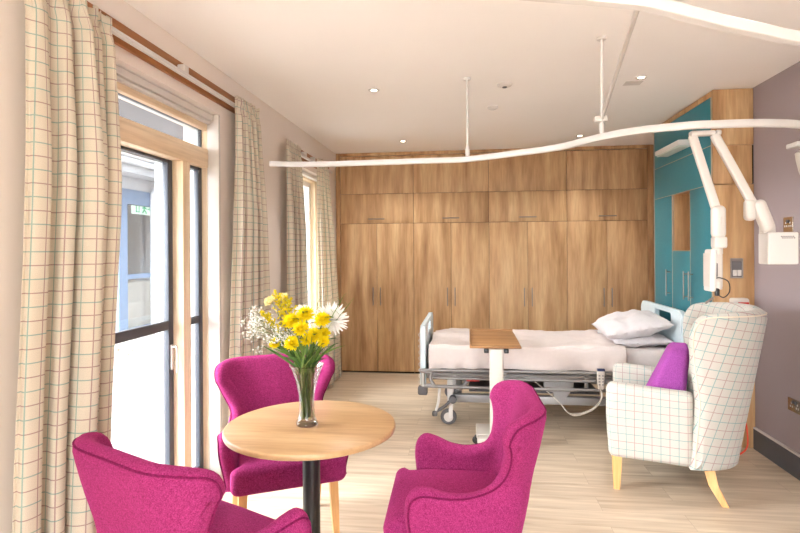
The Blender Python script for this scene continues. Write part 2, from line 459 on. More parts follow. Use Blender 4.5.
def rrect(x0, x1, y0, y1, r, n=6):
    out = []
    for cx, cy, a0 in ((x1-r, y1-r, 0), (x0+r, y1-r, PI/2), (x0+r, y0+r, PI), (x1-r, y0+r, 1.5*PI)):
        for k in range(n+1):
            a = a0+PI/2*k/n; out.append((cx+r*math.cos(a), cy+r*math.sin(a)))
    return out

# ------------------------------------------------------------------ room shell
XL, XR, YB, ZC = -1.62, 2.125, 7.22, 2.70
YR = -2.2
def struct(name, mb, mat, label, cat, parent=None, smooth=False):
    o = obj(name, mb, mat, parent, smooth=smooth)
    if parent is None: tag(o, label, cat, kind='structure')
    return o
struct('floor', MB().box(XL-.28, XR+.1, YR, YB, -.1, 0), 'floor', 'pale oak plank floor of the bedroom', 'floor')
struct('ceiling', MB().box(XL-.3, XR+.1, YR-.1, YB+.1, ZC, ZC+.15), 'ceil', 'plain off white ceiling with downlights', 'ceiling')
# left wall with two openings
W1 = (1.95, 3.43, 0.0, 2.405)     # y0,y1,z0,z1
W2 = (4.9, 6.1, 0.55, 2.33)
mb = MB(); T = .26
mb.box(XL-T, XL, YR, W1[0], 0, ZC); mb.box(XL-T, XL, W1[0], W1[1], W1[3], ZC); mb.box(XL-T, XL, W1[1], W2[0], 0, ZC)
mb.box(XL-T, XL, W2[0], W2[1], 0, W2[2]); mb.box(XL-T, XL, W2[0], W2[1], W2[3], ZC); mb.box(XL-T, XL, W2[1], YB, 0, ZC)
struct('wall_left', mb, 'wall', 'warm off white wall holding both windows', 'wall')
struct('wall_right', MB().box(XR, XR+.15, YR, YB, 0, ZC), 'mauve', 'mauve grey wall beside the checked armchair', 'wall')
struct('wall_back', MB().box(XL-.3, XR+.15, YB, YB+.15, 0, ZC), 'wall', 'end wall behind the oak wardrobes', 'wall')
mb = MB()
mb.box(XL-.3, -1.1, YR-.15, YR, 0, ZC); mb.box(1.7, XR+.15, YR-.15, YR, 0, ZC); mb.box(-1.1, 1.7, YR-.15, YR, 2.35, ZC); mb.box(-1.1, 1.7, YR-.15, YR, 0, .1)
struct('wall_rear', mb, 'wall', 'wall behind the camera with a wide opening added for fill light', 'wall')
t = thing('fill_window', 'unseen glazed opening behind the camera, added to let in fill light', 'window', (0, YR-.1, 0), kind='structure')  # unseen window added so sky light fills the room from behind
mb = MB()
for x in (-1.1, -.2, .7, 1.64): mb.box(x, x+.06, YR-.13, YR-.05, .1, 2.35)
mb.box(-1.1, 1.7, YR-.13, YR-.05, .1, .16); mb.box(-1.1, 1.7, YR-.13, YR-.05, 2.29, 2.35)
obj('fill_window_frame', mb, 'pine', t, smooth=False)
obj('glass_pane', MB().box(-1.05, 1.65, YR-.1, YR-.09, .14, 2.3), 'pane', t, smooth=False)
# skirting
mb = MB(); mb.rbox((XR-.009, (4.37+YR)/2, .075), (.018, 4.37-YR, .15), .004)
b = struct('baseboard_right', mb, 'skirt', 'slate grey skirting along the mauve wall', 'skirting', smooth=True)
obj('cap_strip', MB().rbox((XR-.009, (4.37+YR)/2, .157), (.02, 4.37-YR, .014), .004), 'skirt_top', b)
mb = MB(); mb.box(XL, XL+.015, YR, W1[0], 0, .12); mb.box(XL, XL+.015, W1[1], 6.6, 0, .12)
struct('baseboard_left', mb, 'wall', 'off white skirting along the window wall', 'skirting')

# ------------------------------------------------------------------ window 1 (glazed door set)
t = thing('window_1', 'tall pine framed patio door and side light with dark aluminium sashes', 'window', (XL, 2.4, 0), kind='structure')
def W(name, x0, x1, y0, y1, z0, z1, mat, r=.004):
    return obj(name, MB().rbox(((x0+x1)/2, (y0+y1)/2, (z0+z1)/2), (x1-x0, y1-y0, z1-z0), r), mat, t)
FX0, FX1 = -1.80, -1.70
y0, y1 = W1[0], W1[1]
W('head', FX0, FX1, y0, y1, 2.30, 2.36, 'pine_y')
W('blind_track', -1.71, -1.655, y0+.02, y1-.02, 2.355, 2.395, 'plastic')
W('blind_rail', -1.70, -1.672, y0+.03, y1-.03, 2.335, 2.353, 'white')
W('transom', FX0, FX1+.008, y0+.05, y1-.028, 2.05, 2.17, 'pine_y')
W('jamb', FX0, FX1, y1-.028, y1, .0, 2.30, 'pine'); W('jamb', FX0, FX1, y0, y0+.06, 0, 2.29, 'pine')
W('mullion', FX0, FX1, 3.095, 3.182, .0, 2.05, 'pine')
W('threshold', FX0, FX1+.02, y0, y1, 0, .055, 'anthracite')
W('reveal_lining', -1.70, XL+.001, y1-.028, y1-.001, 0.0, 2.40, 'plastic')
def sash(y0, y1, z0, z1, st, x1, dep, od, mid=None):
    x0 = x1-dep
    mb = MB()
    for a, b in ((y0, y0+st), (y1-st, y1)): mb.rbox(((x0+x1)/2, (a+b)/2, (z0+z1)/2), (x1-x0, b-a, z1-z0), .003)
    for a, b in ((z0, z0+st), (z1-st*.35, z1)): mb.rbox((x1-.012, (y0+y1)/2, (a+b)/2), (.022, y1-y0-.01, b-a), .003)
    o = obj('sash', mb, 'anthracite', t)
    mb = MB(); xa, xb = x0-od, x0-.001
    for a, b in ((y0, y0+st), (y1-st, y1)): mb.box(xa, xb, a, b, z0, z1)
    for a, b in ((z0, z0+st), (z1-st*.4, z1)): mb.box(xa, xb, y0+st, y1-st, a, b)
    obj('outer_frame', mb, 'frame_out', o, smooth=False)
    if mid: obj('mid_rail', MB().rbox(((x0+x1)/2, (y0+y1)/2, (mid[0]+mid[1])/2), (dep-.004, y1-y0-.02, mid[1]-mid[0]), .004), 'darkgrey', o)
    obj('glass_pane', MB().box((x0+x1)/2-.005, (x0+x1)/2+.005, y0+st*.6, y1-st*.6, z0+st*.6, z1-st*.6), 'pane', o, smooth=False)
    return o
door = sash(2.02, 3.097, .06, 2.05, .05, -1.768, .035, .05, (1.035, 1.09))
sash(3.182, 3.402, .06, 2.05, .048, -1.737, .03, .03, (1.037, 1.085))
sash(2.0, 3.40, 2.165, 2.302, .014, -1.735, .02, .03)
mb = MB(); mb.rbox((-1.763, 3.068, .87), (.01, .022, .15), .004); mb.tube([(-1.76, 3.068, .93), (-1.735, 3.068, .935), (-1.73, 3.068, .92), (-1.73, 3.068, .78)], .006)
obj('door_handle', mb, 'plastic', t, label='white lever handle on the patio door')

# window 2
t = thing('window_2', 'narrow pine framed window between the far pair of curtains', 'window', (XL, 5.3, .55), kind='structure')
y0, y1, z0, z1 = W2
W('jamb', -1.80, -1.72, y1-.06, y1, z0, z1, 'pine'); W('jamb', -1.80, -1.72, y0, y0+.06, z0, z1, 'pine')
W('head', -1.80, -1.72, y0+.06, y1-.06, z1-.06, z1, 'pine_y'); W('sill', -1.80, XL+.02, y0, y1, z0, z0+.03, 'white')
W('blind_track', -1.71, -1.66, y0+.02, y1-.02, z1-.045, z1-.01, 'plastic')
mb = MB()
for a, b in ((y0+.06, y0+.11), (y1-.11, y1-.06)): mb.box(-1.83, -1.78, a, b, z0+.03, z1-.06)
for a, b in ((z0+.03, z0+.08), (z1-.11, z1-.06)): mb.box(-1.83, -1.78, y0+.11, y1-.11, a, b)
o = obj('sash', mb, 'white', t, smooth=False)
obj('glass_pane', MB().box(-1.815, -1.805, y0+.1, y1-.1, z0+.07, z1-.1), 'pane', o, smooth=False)

# boards with curtain tracks
def track(label1, label2, y0, y1, z0, z1, brackets, grp):
    o = obj('curtain_board', MB().rbox((XL+.011, (y0+y1)/2, (z0+z1)/2), (.022, y1-y0, z1-z0), .003), 'oak_dark')
    tag(o, label1, 'board')
    tz = z0+.024
    tr = thing('curtain_track', label2, 'curtain track', (XL+.05, (y0+y1)/2, tz))
    mb = MB()
    mb.rbox((XL+.055, (y0+y1)/2, tz), (.02, y1-y0-.02, .024), .003)
    for k in (-1, 1): mb.rbox((XL+.066, (y0+y1)/2, tz+.007*k), (.006, y1-y0-.03, .006), .002)
    obj('rail', mb, 'white', tr)
    for yb in brackets:
        obj('bracket', MB().rbox((XL+.043, yb, tz+.03), (.045, .05, .05), .006), 'plastic', tr)
track('oak board above the patio doors', 'white curtain track across the oak board above the patio doors', 1.35, 3.72, 2.465, 2.57, (2.88,), 1)
track('short oak board above the far narrow window', 'short white curtain track on the board above the narrow window', 4.74, 6.2, 2.385, 2.485, (5.15, 5.45), 2)

# ------------------------------------------------------------------ curtains
def curtain(label, ytop, ybot, ztop, X, nf, amp, seed, flare=.0, group=None, edge=0.):
    rnd = random.Random(seed)
    nu, nv = 30*nf, 46
    wid = [rnd.uniform(.75, 1.3) for _ in range(nf)]
    if edge: wid[0] = edge
    tot = sum(wid); cum = [0]
    for w in wid: cum.append(cum[-1]+w/tot)
    am = [rnd.uniform(.6, 1.15) for _ in range(nf)]
    if edge: am[0] = .35
    ph = [rnd.uniform(-.3, .3) for _ in range(nf)]
    gp = rnd.uniform(0, 9)
    def prof(u, zt):
        # zt 0 top..1 bottom
        for k in range(nf):
            if u <= cum[k+1]+1e-9: break
        f = (u-cum[k])/(cum[k+1]-cum[k])
        a = amp*am[k]*(.55+.45*sstep(0, .35, zt))
        x = a*(math.sin(2*PI*f-PI/2)*.5+.5)
        lat = .022*math.sin(4*PI*f+ph[k]*3)*sstep(.02, .3, zt)
        x += .010*noise.noise(Vector((u*nf*1.3+gp, zt*2.2, seed)))*zt*2
        return x, lat
    V = []; rows = []; zs = []
    for j in range(nv+1):
        v = j/nv; zt = v**1.35
        z = lerp(ztop, .015, zt)
        head = 1-sstep(.0, .05, zt)
        y0 = lerp(ytop[0], ybot[0], sstep(0, 1, zt)); y1 = lerp(ytop[1], ybot[1], sstep(0, .9, zt))
        row = []
        for i in range(nu+1):
            u = i/nu
            x, lat = prof(u, zt)
            g = math.sin(u*nf*2*PI*2.6+gp+2*math.sin(u*9))
            xx = X+x*(1-.45*head)+head*.013*g
            zz = z + (.012*math.sin(u*nf*2*PI*1.9+gp) * head*(1 if j == 0 else .6))
            yy = lerp(y0, y1, u)+lat*(1-head)*((y1-y0)/(nf*.12))
            pinch = math.exp(-((zt-.032)/.012)**2)
            xx -= pinch*.012*(1 if g > 0 else .2)
            if X+.0 > -1.6: xx = max(xx, XL+.07)
            row.append(Vector((xx, yy, zz)))
        rows.append(row); zs.append(z)
    mid = rows[nv//2]; arc = [0]
    for a, b in zip(mid[:-1], mid[1:]): arc.append(arc[-1]+(b-a).length)
    mb = MB(); V = [p for r in rows for p in r]; F = []; U = []
    for j in range(nv):
        for i in range(nu):
            F.append((j*(nu+1)+i, j*(nu+1)+i+1, (j+1)*(nu+1)+i+1, (j+1)*(nu+1)+i))
            U.append([(arc[i]+.01, zs[j]), (arc[i+1]+.01, zs[j]), (arc[i+1]+.01, zs[j+1]), (arc[i]+.01, zs[j+1])])
    mb.add(V, F, U)
    o = obj('curtain', mb, 'check_curtain', ang=180)
    s = o.modifiers.new('thickness', 'SOLIDIFY'); s.thickness = .002
    return tag(o, label, 'curtain', group)
G = 'checked curtains at the two windows'
curtain('widest checked curtain, hanging left of the patio doors beside the pink chair', (1.745, 2.20), (1.66, 2.07), 2.51, -1.545, 5, .13, 3, group=G, edge=1.5)
curtain('checked curtain between the patio doors and the far window, behind the pink chair', (3.50, 3.88), (3.35, 4.02), 2.54, -1.545, 6, .09, 11, group=G)
curtain('grey shaded checked curtain on the near side of the narrow far window', (4.54, 4.96), (4.50, 5.10), 2.465, -1.565, 5, .06, 5, group=G)
curtain('sunlit checked curtain on the far side of the narrow window, nearest the wardrobes', (5.50, 5.95), (5.56, 6.36), 2.465, -1.56, 5, .07, 8, group=G)

# ------------------------------------------------------------------ oak wardrobes
YF = 6.59
bx = [-1.56, -.655, .25, 1.155, 2.06]
def fit(name, x0, x1, y0, y1, z0, z1, mat, parent, r=.002, label=None):
    return obj(name, MB().rbox(((x0+x1)/2, (y0+y1)/2, (z0+z1)/2), (x1-x0, y1-y0, z1-z0), r, 1), mat, parent, label=label)
M['handle'] = plain('satin_handle', (138, 132, 126), .35, .7)
def bar_handle(parent, a, b, off, name='handle', r=.006):
    """bar from a to b, standing off the face by vector off"""
    a, b, off = Vector(a), Vector(b), Vector(off); d = (b-a).normalized()*.02
    mb = MB(); mb.tube([a+off, b+off], r, 10)
    for p in (a+d*1.2, b-d*1.2): mb.tube([p, p+off], r*.8, 8)
    return obj(name, mb, 'handle', parent)
wl = ['oak double wardrobe nearest the curtained window', 'oak double wardrobe behind the foot of the bed', 'oak double wardrobe behind the middle of the bed, third from the window', 'oak double wardrobe furthest right, next to the teal cupboards']
for i in range(4):
    a, b = bx[i], bx[i+1]; g = .0018
    t = thing('wardrobe', wl[i], 'wardrobe', ((a+b)/2, YF, 0), group='fitted oak wardrobes')
    mb = MB(); mb.box(a+.001, b-.001, YF+.022, YF+.6, .03, 2.66)
    obj('carcass', mb, 'gap', t, smooth=False)
    fit('plinth', a+.003, b-.003, YF+.03, YF+.05, 0, .025, 'gap', t)
    m_ = (a+b)/2
    for (p, q, hx) in ((a+g, m_-g, m_-.045), (m_+g, b-g, m_+.045)):
        d = fit('door', p, q, YF, YF+.019, .022, 1.829, 'oak', t)
        bar_handle(d, (hx, YF, .83), (hx, YF, 1.05), (0, -.032, 0))
    d = fit('flap_door', a+g, b-g, YF, YF+.019, 1.833, 2.193, 'oak', t)
    bar_handle(d, (m_-.1, YF, 1.885), (m_+.1, YF, 1.885), (0, -.032, 0))
    fit('top_panel', a+g, b-g, YF, YF+.019, 2.197, 2.655, 'oak', t)
mb = MB()
mb.rbox((-1.588, YF+.005, ZC/2), (.05, .03, ZC-.002), .002, 1); mb.rbox((2.0915, YF+.005, ZC/2), (.062, .03, ZC-.002), .002, 1)
mb.rbox((.25, YF+.006, 2.68), (3.62, .026, .038), .002, 1)
o = obj('wardrobe_surround', mb, 'oak'); tag(o, 'oak filler frame around the run of wardrobes', 'wardrobe surround')

# ------------------------------------------------------------------ teal cupboards on the right wall
TX, TY0, TY1 = 1.84, 4.37, 5.69
t = thing('teal_cupboard', 'tall teal fitted cupboard unit with oak end panel beside the bed head', 'cupboard', ((TX+XR)/2, 5.0, 0))
mb = MB(); mb.box(TX+.02, XR-.002, TY0+.02, 4.815, .03, 2.69); mb.box(TX+.02, XR-.002, 5.215, TY1, .03, 2.69)
mb.box(TX+.02, XR-.002, 4.815, 5.215, .03, 1.478); mb.box(TX+.02, XR-.002, 4.815, 5.215, 1.99, 2.69)
mb.box(XR-.03, XR-.003, 4.81, 5.22, 1.47, 2.0)
obj('carcass', mb, 'oak', t, smooth=False)
for z0, z1 in ((.005, 1.978), (1.984, 2.272), (2.278, 2.696)):
    x1 = XR-.002 if z0 != 1.984 else XR-.012
    fit('end_panel', TX-.002, x1, TY0, TY0+.02, z0, z1, 'oak', t)
obj('shadow_gap', MB().box(XR-.012, XR-.002, TY0+.004, TY0+.02, 1.984, 2.272), 'gap', t, smooth=False)
fit('cornice', TX, TX+.02, TY0+.02, TY1, 2.652, 2.695, 'oak', t)
fit('edge_strip', TX-.002, TX+.018, TY0+.02, TY0+.04, .02, 2.65, 'edge', t)
fit('edge_strip', TX-.002, TX+.018, TY1-.012, TY1, .02, 2.65, 'edge', t)
g = .003
fit('top_panel', TX, TX+.018, TY0+.042, TY1-.014, 2.286, 2.65, 'teal', t)
fit('flap_door', TX, TX+.018, TY0+.042, TY1-.014, 1.99, 2.28, 'teal', t)
d1 = fit('door', TX, TX+.018, 5.222, TY1-.014, .06, 1.984, 'teal', t)
d2 = fit('door', TX, TX+.018, 4.818, 5.214, .06, 1.478, 'teal', t)
d3 = fit('door', TX, TX+.018, TY0+.042, 4.81, .06, 1.984, 'teal', t)
fit('edge_strip', TX-.001, TX+.018, 5.2145, 5.2215, .06, 1.984, 'edge', t)
fit('edge_strip', TX-.001, TX+.018, 4.8105, 4.8175, .06, 1.984, 'edge', t)
fit('edge_strip', TX-.001, TX+.018, TY0+.042, TY1-.014, 1.9845, 1.9895, 'edge', t)
fit('edge_strip', TX-.001, TX+.018, TY0+.042, TY1-.014, 2.2805, 2.2855, 'edge', t)
fit('edge_strip', TX-.001, TX+.018, 4.818, 5.214, 1.4785, 1.4845, 'edge', t)
for d, y in ((d1, 5.27), (d2, 4.865), (d3, 4.76)):
    bar_handle(d, (TX, y, 1.07), (TX, y, 1.31), (-.036, 0, 0))
# bed light on the teal panel
t = thing('bed_light', 'long white wall light fixed high on the teal panel over the bed', 'wall light', (1.78, 5.15, 2.42))
obj('housing', MB().rbox((1.779, 5.01, 2.375), (.12, .56, .042), .006), 'white', t)
obj('diffuser', MB().rbox((1.779, 5.01, 2.349), (.1, .53, .014), .005), 'diffuser', t)
# recessed socket on the oak end panel
t = thing('recessed_socket', 'grey recessed socket plate on the oak end panel below the ceiling arm', 'socket', (2.0, TY0, 1.35))
obj('surround', MB().ringplate(rrect(1.953, 2.043, 1.275, 1.425, .006, 4), rrect(1.962, 2.034, 1.285, 1.402, .006, 4), TY0-.006, TY0-.0005, lambda a, b, c: (a, c, b)), 'steel', t)
obj('recess_tray', MB().box(1.96, 2.036, TY0-.002, TY0-.0005, 1.283, 1.404), 'recess', t, smooth=False)
mb = MB()
for k in (0, 1): mb.rbox((1.984+.032*k, TY0-.006, 1.315), (.027, .01, .045), .003)
obj('socket_face', mb, 'plastic', t)
# red and white box at the chair top
t = thing('dispenser_box', 'small white box with a red front on the oak panel just above the armchair', 'box', (2.0, TY0-.04, 1.03))
obj('body', MB().rbox((1.997, TY0-.04, 1.08), (.115, .075, .1), .015, 3), 'plastic', t)
obj('red_panel', MB().rbox((1.997+.012, TY0-.079, 1.072), (.075, .004, .06), .0015), 'red', t)
t = obj('pull_cord', MB().tube(spline([(1.965, TY0-.03, 1.0), (1.99, TY0-.02, .7), (2.0, TY0-.025, .35), (2.03, TY0-.06, .2), (2.02, TY0-.1, .06), (1.96, TY0-.14, .012), (1.9, TY0-.16, .008)], 8), .006, 6), 'orange')
tag(t, 'orange red cord trailing down to the floor behind the armchair', 'cord')

# wall fittings on the mauve wall
def wall_socket(name, label, y0, y1, z0, z1):
    t = thing(name, label, 'socket', (XR, (y0+y1)/2, (z0+z1)/2))
    obj('face_plate', MB().rbox((XR-.004, (y0+y1)/2, (z0+z1)/2), (.008, y1-y0, z1-z0), .003), 'chrome', t)
    for s in (-1, 1):
        mb = MB(); md = MB()
        yc = (y0+y1)/2+s*(y1-y0)*.22
        for dy, dz in ((0, .012), (-.011, -.01), (.011, -.01)): mb.box(XR-.0095, XR-.0075, yc+dy-.004, yc+dy+.004, (z0+z1)/2+dz-.006, (z0+z1)/2+dz+.006)
        md.rbox((XR-.011, yc-s*.018, (z0+z1)/2+.022), (.008, .012, .02), .002)
        obj('socket_slots', mb, 'plastic', t, smooth=False); obj('switch', md, 'darkgrey', t)
wall_socket('wall_socket', 'brushed metal double socket low on the mauve wall above the skirting', 3.79, 3.94, .42, .505)
wall_socket('wall_socket', 'chrome socket plate high on the mauve wall behind the white box', 3.87, 3.98, 1.605, 1.705)
t = thing('wall_bracket', 'white wall bracket with a beige tapered shade, at the right edge of the photo', 'bracket', (XR, 3.72, 2.1))
obj('mount', MB().rbox((XR-.075, 3.62, 2.13), (.15, .12, .03), .006), 'white', t)
obj('stalk', MB().cyl((XR-.08, 3.61, 2.07), .018, .06), 'white', t)
obj('shade', MB().lathe([(.001, 1.93), (.02, 1.93), (.032, 1.97), (.046, 2.04), (.05, 2.08), (.03, 2.095), (.001, 2.095)], (XR-.08, 3.61, 0)), 'cream', t)

# ------------------------------------------------------------------ ceiling fittings
def downlight(x, y, label, plate=False):
    t = thing('downlight', label, 'downlight', (x, y, ZC), group='lit ceiling downlights')
    obj('trim_ring', MB().lathe([(.022, ZC-.004), (.038, ZC-.006), (.044, ZC-.003), (.044, ZC-.0005), (.022, ZC-.0005)], (x, y, 0)), 'white', t)
    obj('lamp', MB().lathe([(.001, ZC-.003), (.022, ZC-.003), (.022, ZC-.0005)], (x, y, 0)), 'lamp_on', t)
downlight(-.69, 4.02, 'lit downlight on the ceiling nearest the patio doors')
downlight(-.70, 5.94, 'lit downlight on the ceiling just in front of the wardrobe by the window')
downlight(1.21, 3.99, 'lit downlight on the ceiling beside the diagonal white rod')
downlight(1.18, 5.95, 'lit downlight on the ceiling partly behind the curved rail, near the wardrobes')
mb = MB(); mb.rbox((1.19, 4.12, ZC-.003), (.12, .09, .005), .002)
tag(obj('ceiling_plate', mb, 'plastic'), 'flat cream plate on the ceiling beside the downlight by the diagonal rod', 'ceiling plate')
def disc(name, x, y, r, label):
    t = thing(name, label, 'detector', (x, y, ZC))
    obj('body', MB().lathe([(.001, ZC-.022), (r*.6, ZC-.022), (r*.9, ZC-.014), (r, ZC-.004), (r, ZC-.0005), (.001, ZC-.0005)], (x, y, 0)), 'plastic', t)
    obj('sensor', MB().cyl((x, y, ZC-.028), r*.3, .008), 'rubber' if name == 'ceiling_sensor' else 'plastic', t)
disc('ceiling_sensor', .271, 4.01, .055, 'round ceiling sensor with a grey centre between the two rods')
disc('smoke_detector', .214, 4.64, .045, 'flat plain ceiling disc behind the one with a grey centre')

# hoist rails
RZ = 2.133
p1 = [(-1.41, 3.80, RZ), (-1.142, 3.873, RZ), (-0.697, 3.873, RZ), (-0.263, 3.852, RZ), (-0.003, 3.834, RZ), (0.341, 3.63, RZ), (0.569, 3.467, RZ), (0.755, 3.196, RZ), (0.916, 3.05, RZ), (1.138, 2.968, RZ), (1.241, 2.962, RZ), (1.399, 2.961, RZ), (1.534, 2.978, RZ), (1.697, 3.034, RZ), (XR-.012, 3.244, RZ)]
t = thing('curved_track', 'long white S curved rail hung across the room over the bed', 'ceiling rail', (0, 3.8, RZ))
obj('rail', MB().sweep(spline(p1, 8), .03, .037), 'white', t)
obj('end_cap', MB().rbox((-1.412, 3.8, RZ), (.012, .032, .039), .003), 'white', t)
mb = MB(); mb.rbox((XR-.008, 3.244, RZ), (.014, .07, .09), .004); obj('end_bracket', mb, 'white', t)
for x, y in ((.001, 3.825), (.757, 3.201)):
    mb = MB(); mb.tube([(x, y, RZ+.02), (x, y, ZC-.004)], .0085, 10); mb.cyl((x, y, ZC-.018), .026, .017, 16); mb.cyl((x, y, RZ+.02), .015, .06, 12)
    obj('hanger_rod', mb, 'white', t)
p2 = [(.02, 1.327, RZ), (0.4, 1.447, RZ), (0.506, 1.501, RZ), (0.704, 1.624, RZ), (0.847, 1.704, RZ), (1.0, 1.786, RZ), (1.400, 1.946, RZ), (1.8, 2.2, RZ), (XR-.012, 2.29, RZ)]
t = thing('curved_track', 'nearer white rail crossing the top right corner of the photo', 'ceiling rail', (1, 1.9, RZ))
obj('rail', MB().sweep(spline(p2, 8), .03, .033), 'white', t)
obj('end_bracket', MB().rbox((XR-.008, 2.29, RZ), (.014, .07, .09), .004), 'white', t)
for x, y in ((.05, 1.337), (1.4, 1.946)): obj('hanger_rod', MB().tube([(x, y, RZ+.015), (x, y, ZC-.003)], .0085, 10), 'white', t)
mb = MB(); mb.tube([(.757, 3.201, 2.235), (.50, 1.63, 2.235), (.47, 1.481, 2.15)], .0085, 10); mb.rbox((.75, 3.201, 2.235), (.07, .04, .03), .006)
o = obj('brace_rod', mb, 'white'); tag(o, 'slanting white brace rod joining the two curved rails', 'rod')

# support arms hanging from the curved rail
def flatarm(p, q, w, th, name, parent, mat='plastic'):
    p, q = Vector(p), Vector(q); d = q-p; L = d.length; z = d.normalized()
    x = Vector((1, 0, 0)); x = (x-z*x.dot(z)).normalized(); y = z.cross(x)
    mb = MB(); m2 = MB(); m2.rbox((0, 0, L/2), (w, th, L), min(w, th)*.3, 3); m2.rbox((0, -th/2, L/2), (w*.16, .006, L*.9), .002)
    mb.add([p+x*a+y*b+z*c for a, b, c in m2.v], m2.f)
    return obj(name, mb, mat, parent)
t = thing('hanging_boom', 'white jointed arm hung from the curved rail, carrying the bedside screen', 'support arm', (1.16, 2.98, RZ))
obj('trolley', MB().rbox((1.22, 3.03, RZ-.031), (.12, .045, .026), .008), 'plastic', t)
flatarm((1.172, 3.03, 2.095), (1.265, 2.975, 1.70), .042, .032, 'upper_arm', t)
m2 = MB(); m2.rbox((1.272, 2.97, 1.635), (.07, .055, .17), .03, 4); m2.tube([(1.275, 2.93, 1.66), (1.275, 2.93, 1.61)], .004)
obj('elbow_cover', m2, 'plastic', t)
m2 = MB(); m2.rbox((1.275, 2.97, 1.53), (.062, .06, .06), .012, 3); m2.cyl((1.268, 2.97, 1.47), .024, .05); m2.rbox((1.27, 2.975, 1.40), (.04, .03, .2), .008); m2.cyl((1.27, 2.975, 1.29), .02, .04)
obj('lower_arm', m2, 'plastic', t)
t = thing('bedside_screen', 'slim white bedside screen held edge on by the hanging arm', 'screen', (1.22, 2.96, 1.28))
s = MB(); s.rbox((0, 0, 0), (.03, .085, .215), .01, 3)
c, q = math.cos(.03), math.sin(.03)
mb = MB(); mb.add([(1.232+x*c+z*q, 2.97+y, 1.388-x*q+z*c) for x, y, z in s.v], s.f); obj('housing', mb, 'white', t)
obj('front_panel', MB().rbox((1.2155, 2.97, 1.39), (.004, .075, .17), .001), 'plastic', t)
obj('mount_plate', MB().rbox((1.246, 2.97, 1.39), (.022, .06, .07), .004), 'rubber', t)
mb = MB(); mb.tube(spline([(1.245, 2.955, 1.345), (1.27, 2.95, 1.35), (1.31, 2.95, 1.33), (1.315, 2.95, 1.28), (1.29, 2.955, 1.25), (1.265, 2.96, 1.262)], 6), .003, 6); mb.rbox((1.262, 2.965, 1.277), (.02, .02, .04), .004)
obj('cable', mb, 'black', t)
mb = MB(); mb.tube([(1.235, 2.945, 1.25), (1.19, 2.93, 1.222)], .006, 8); obj('stylus', mb, 'steel', t)

t = thing('hanging_boom', 'white slanting arm from the curved rail down to the white box', 'support arm', (1.25, 2.98, RZ))
obj('trolley', MB().rbox((1.295, 3.025, RZ-.031), (.026, .045, .026), .008), 'plastic', t)
flatarm((1.275, 3.02, 2.095), (1.47, 3.0, 1.69), .044, .032, 'upper_arm', t)
m2 = MB(); m2.rbox((0, 0, 0), (.07, .06, .17), .028, 4)
c, q = math.cos(.36), math.sin(.36)
mb = MB(); mb.add([(1.500+x*c-z*q, 3.0+y, 1.665+x*q+z*c) for x, y, z in m2.v], m2.f); obj('elbow_cover', mb, 'plastic', t)
m2 = MB(); m2.rbox((1.437, 3.0, 1.695), (.055, .05, .11), .022, 4); obj('joint_knob', m2, 'plastic', t)
t = thing('equipment_box', 'white box with a small dark vent hanging under the slanting arm', 'box', (1.58, 3.0, 1.4))
obj('case', MB().rbox((1.592, 3.04, 1.498), (.145, .1, .165), .008, 3), 'white', t)
mb = MB()
for k in range(6):
    for r in range(2): mb.box(1.58+k*.011+r*.005, 1.586+k*.011+r*.005, 2.9885, 2.9905, 1.556-r*.008, 1.561-r*.008)
obj('vent', mb, 'darkgrey', t, smooth=False)
obj('bracket', MB().rbox((1.535, 3.03, 1.595), (.06, .05, .04), .006), 'plastic', t)

# ------------------------------------------------------------------ round table
TC = (-.69, 2.33)
t = thing('round_table', 'round pale wood table on a black column with the flower vase', 'table', (TC[0], TC[1], 0))
obj('tabletop', MB().lathe([(.001, .715), (.362, .715), (.37, .719), (.372, .726), (.372, .735), (.369, .74), (.365, .742), (.001, .742)], (*TC, 0), 72), 'beech', t)
mb = MB(); mb.cyl((*TC, .02), .038, .69, 32, bev=.002); mb.cyl((*TC, .70), .12, .015, 32)
obj('column', mb, 'black', t)
obj('base_plate', MB().lathe([(.001, 0), (.23, 0), (.235, .006), (.225, .014), (.06, .03), (.04, .04), (.001, .04)], (*TC, 0), 48), 'black', t)

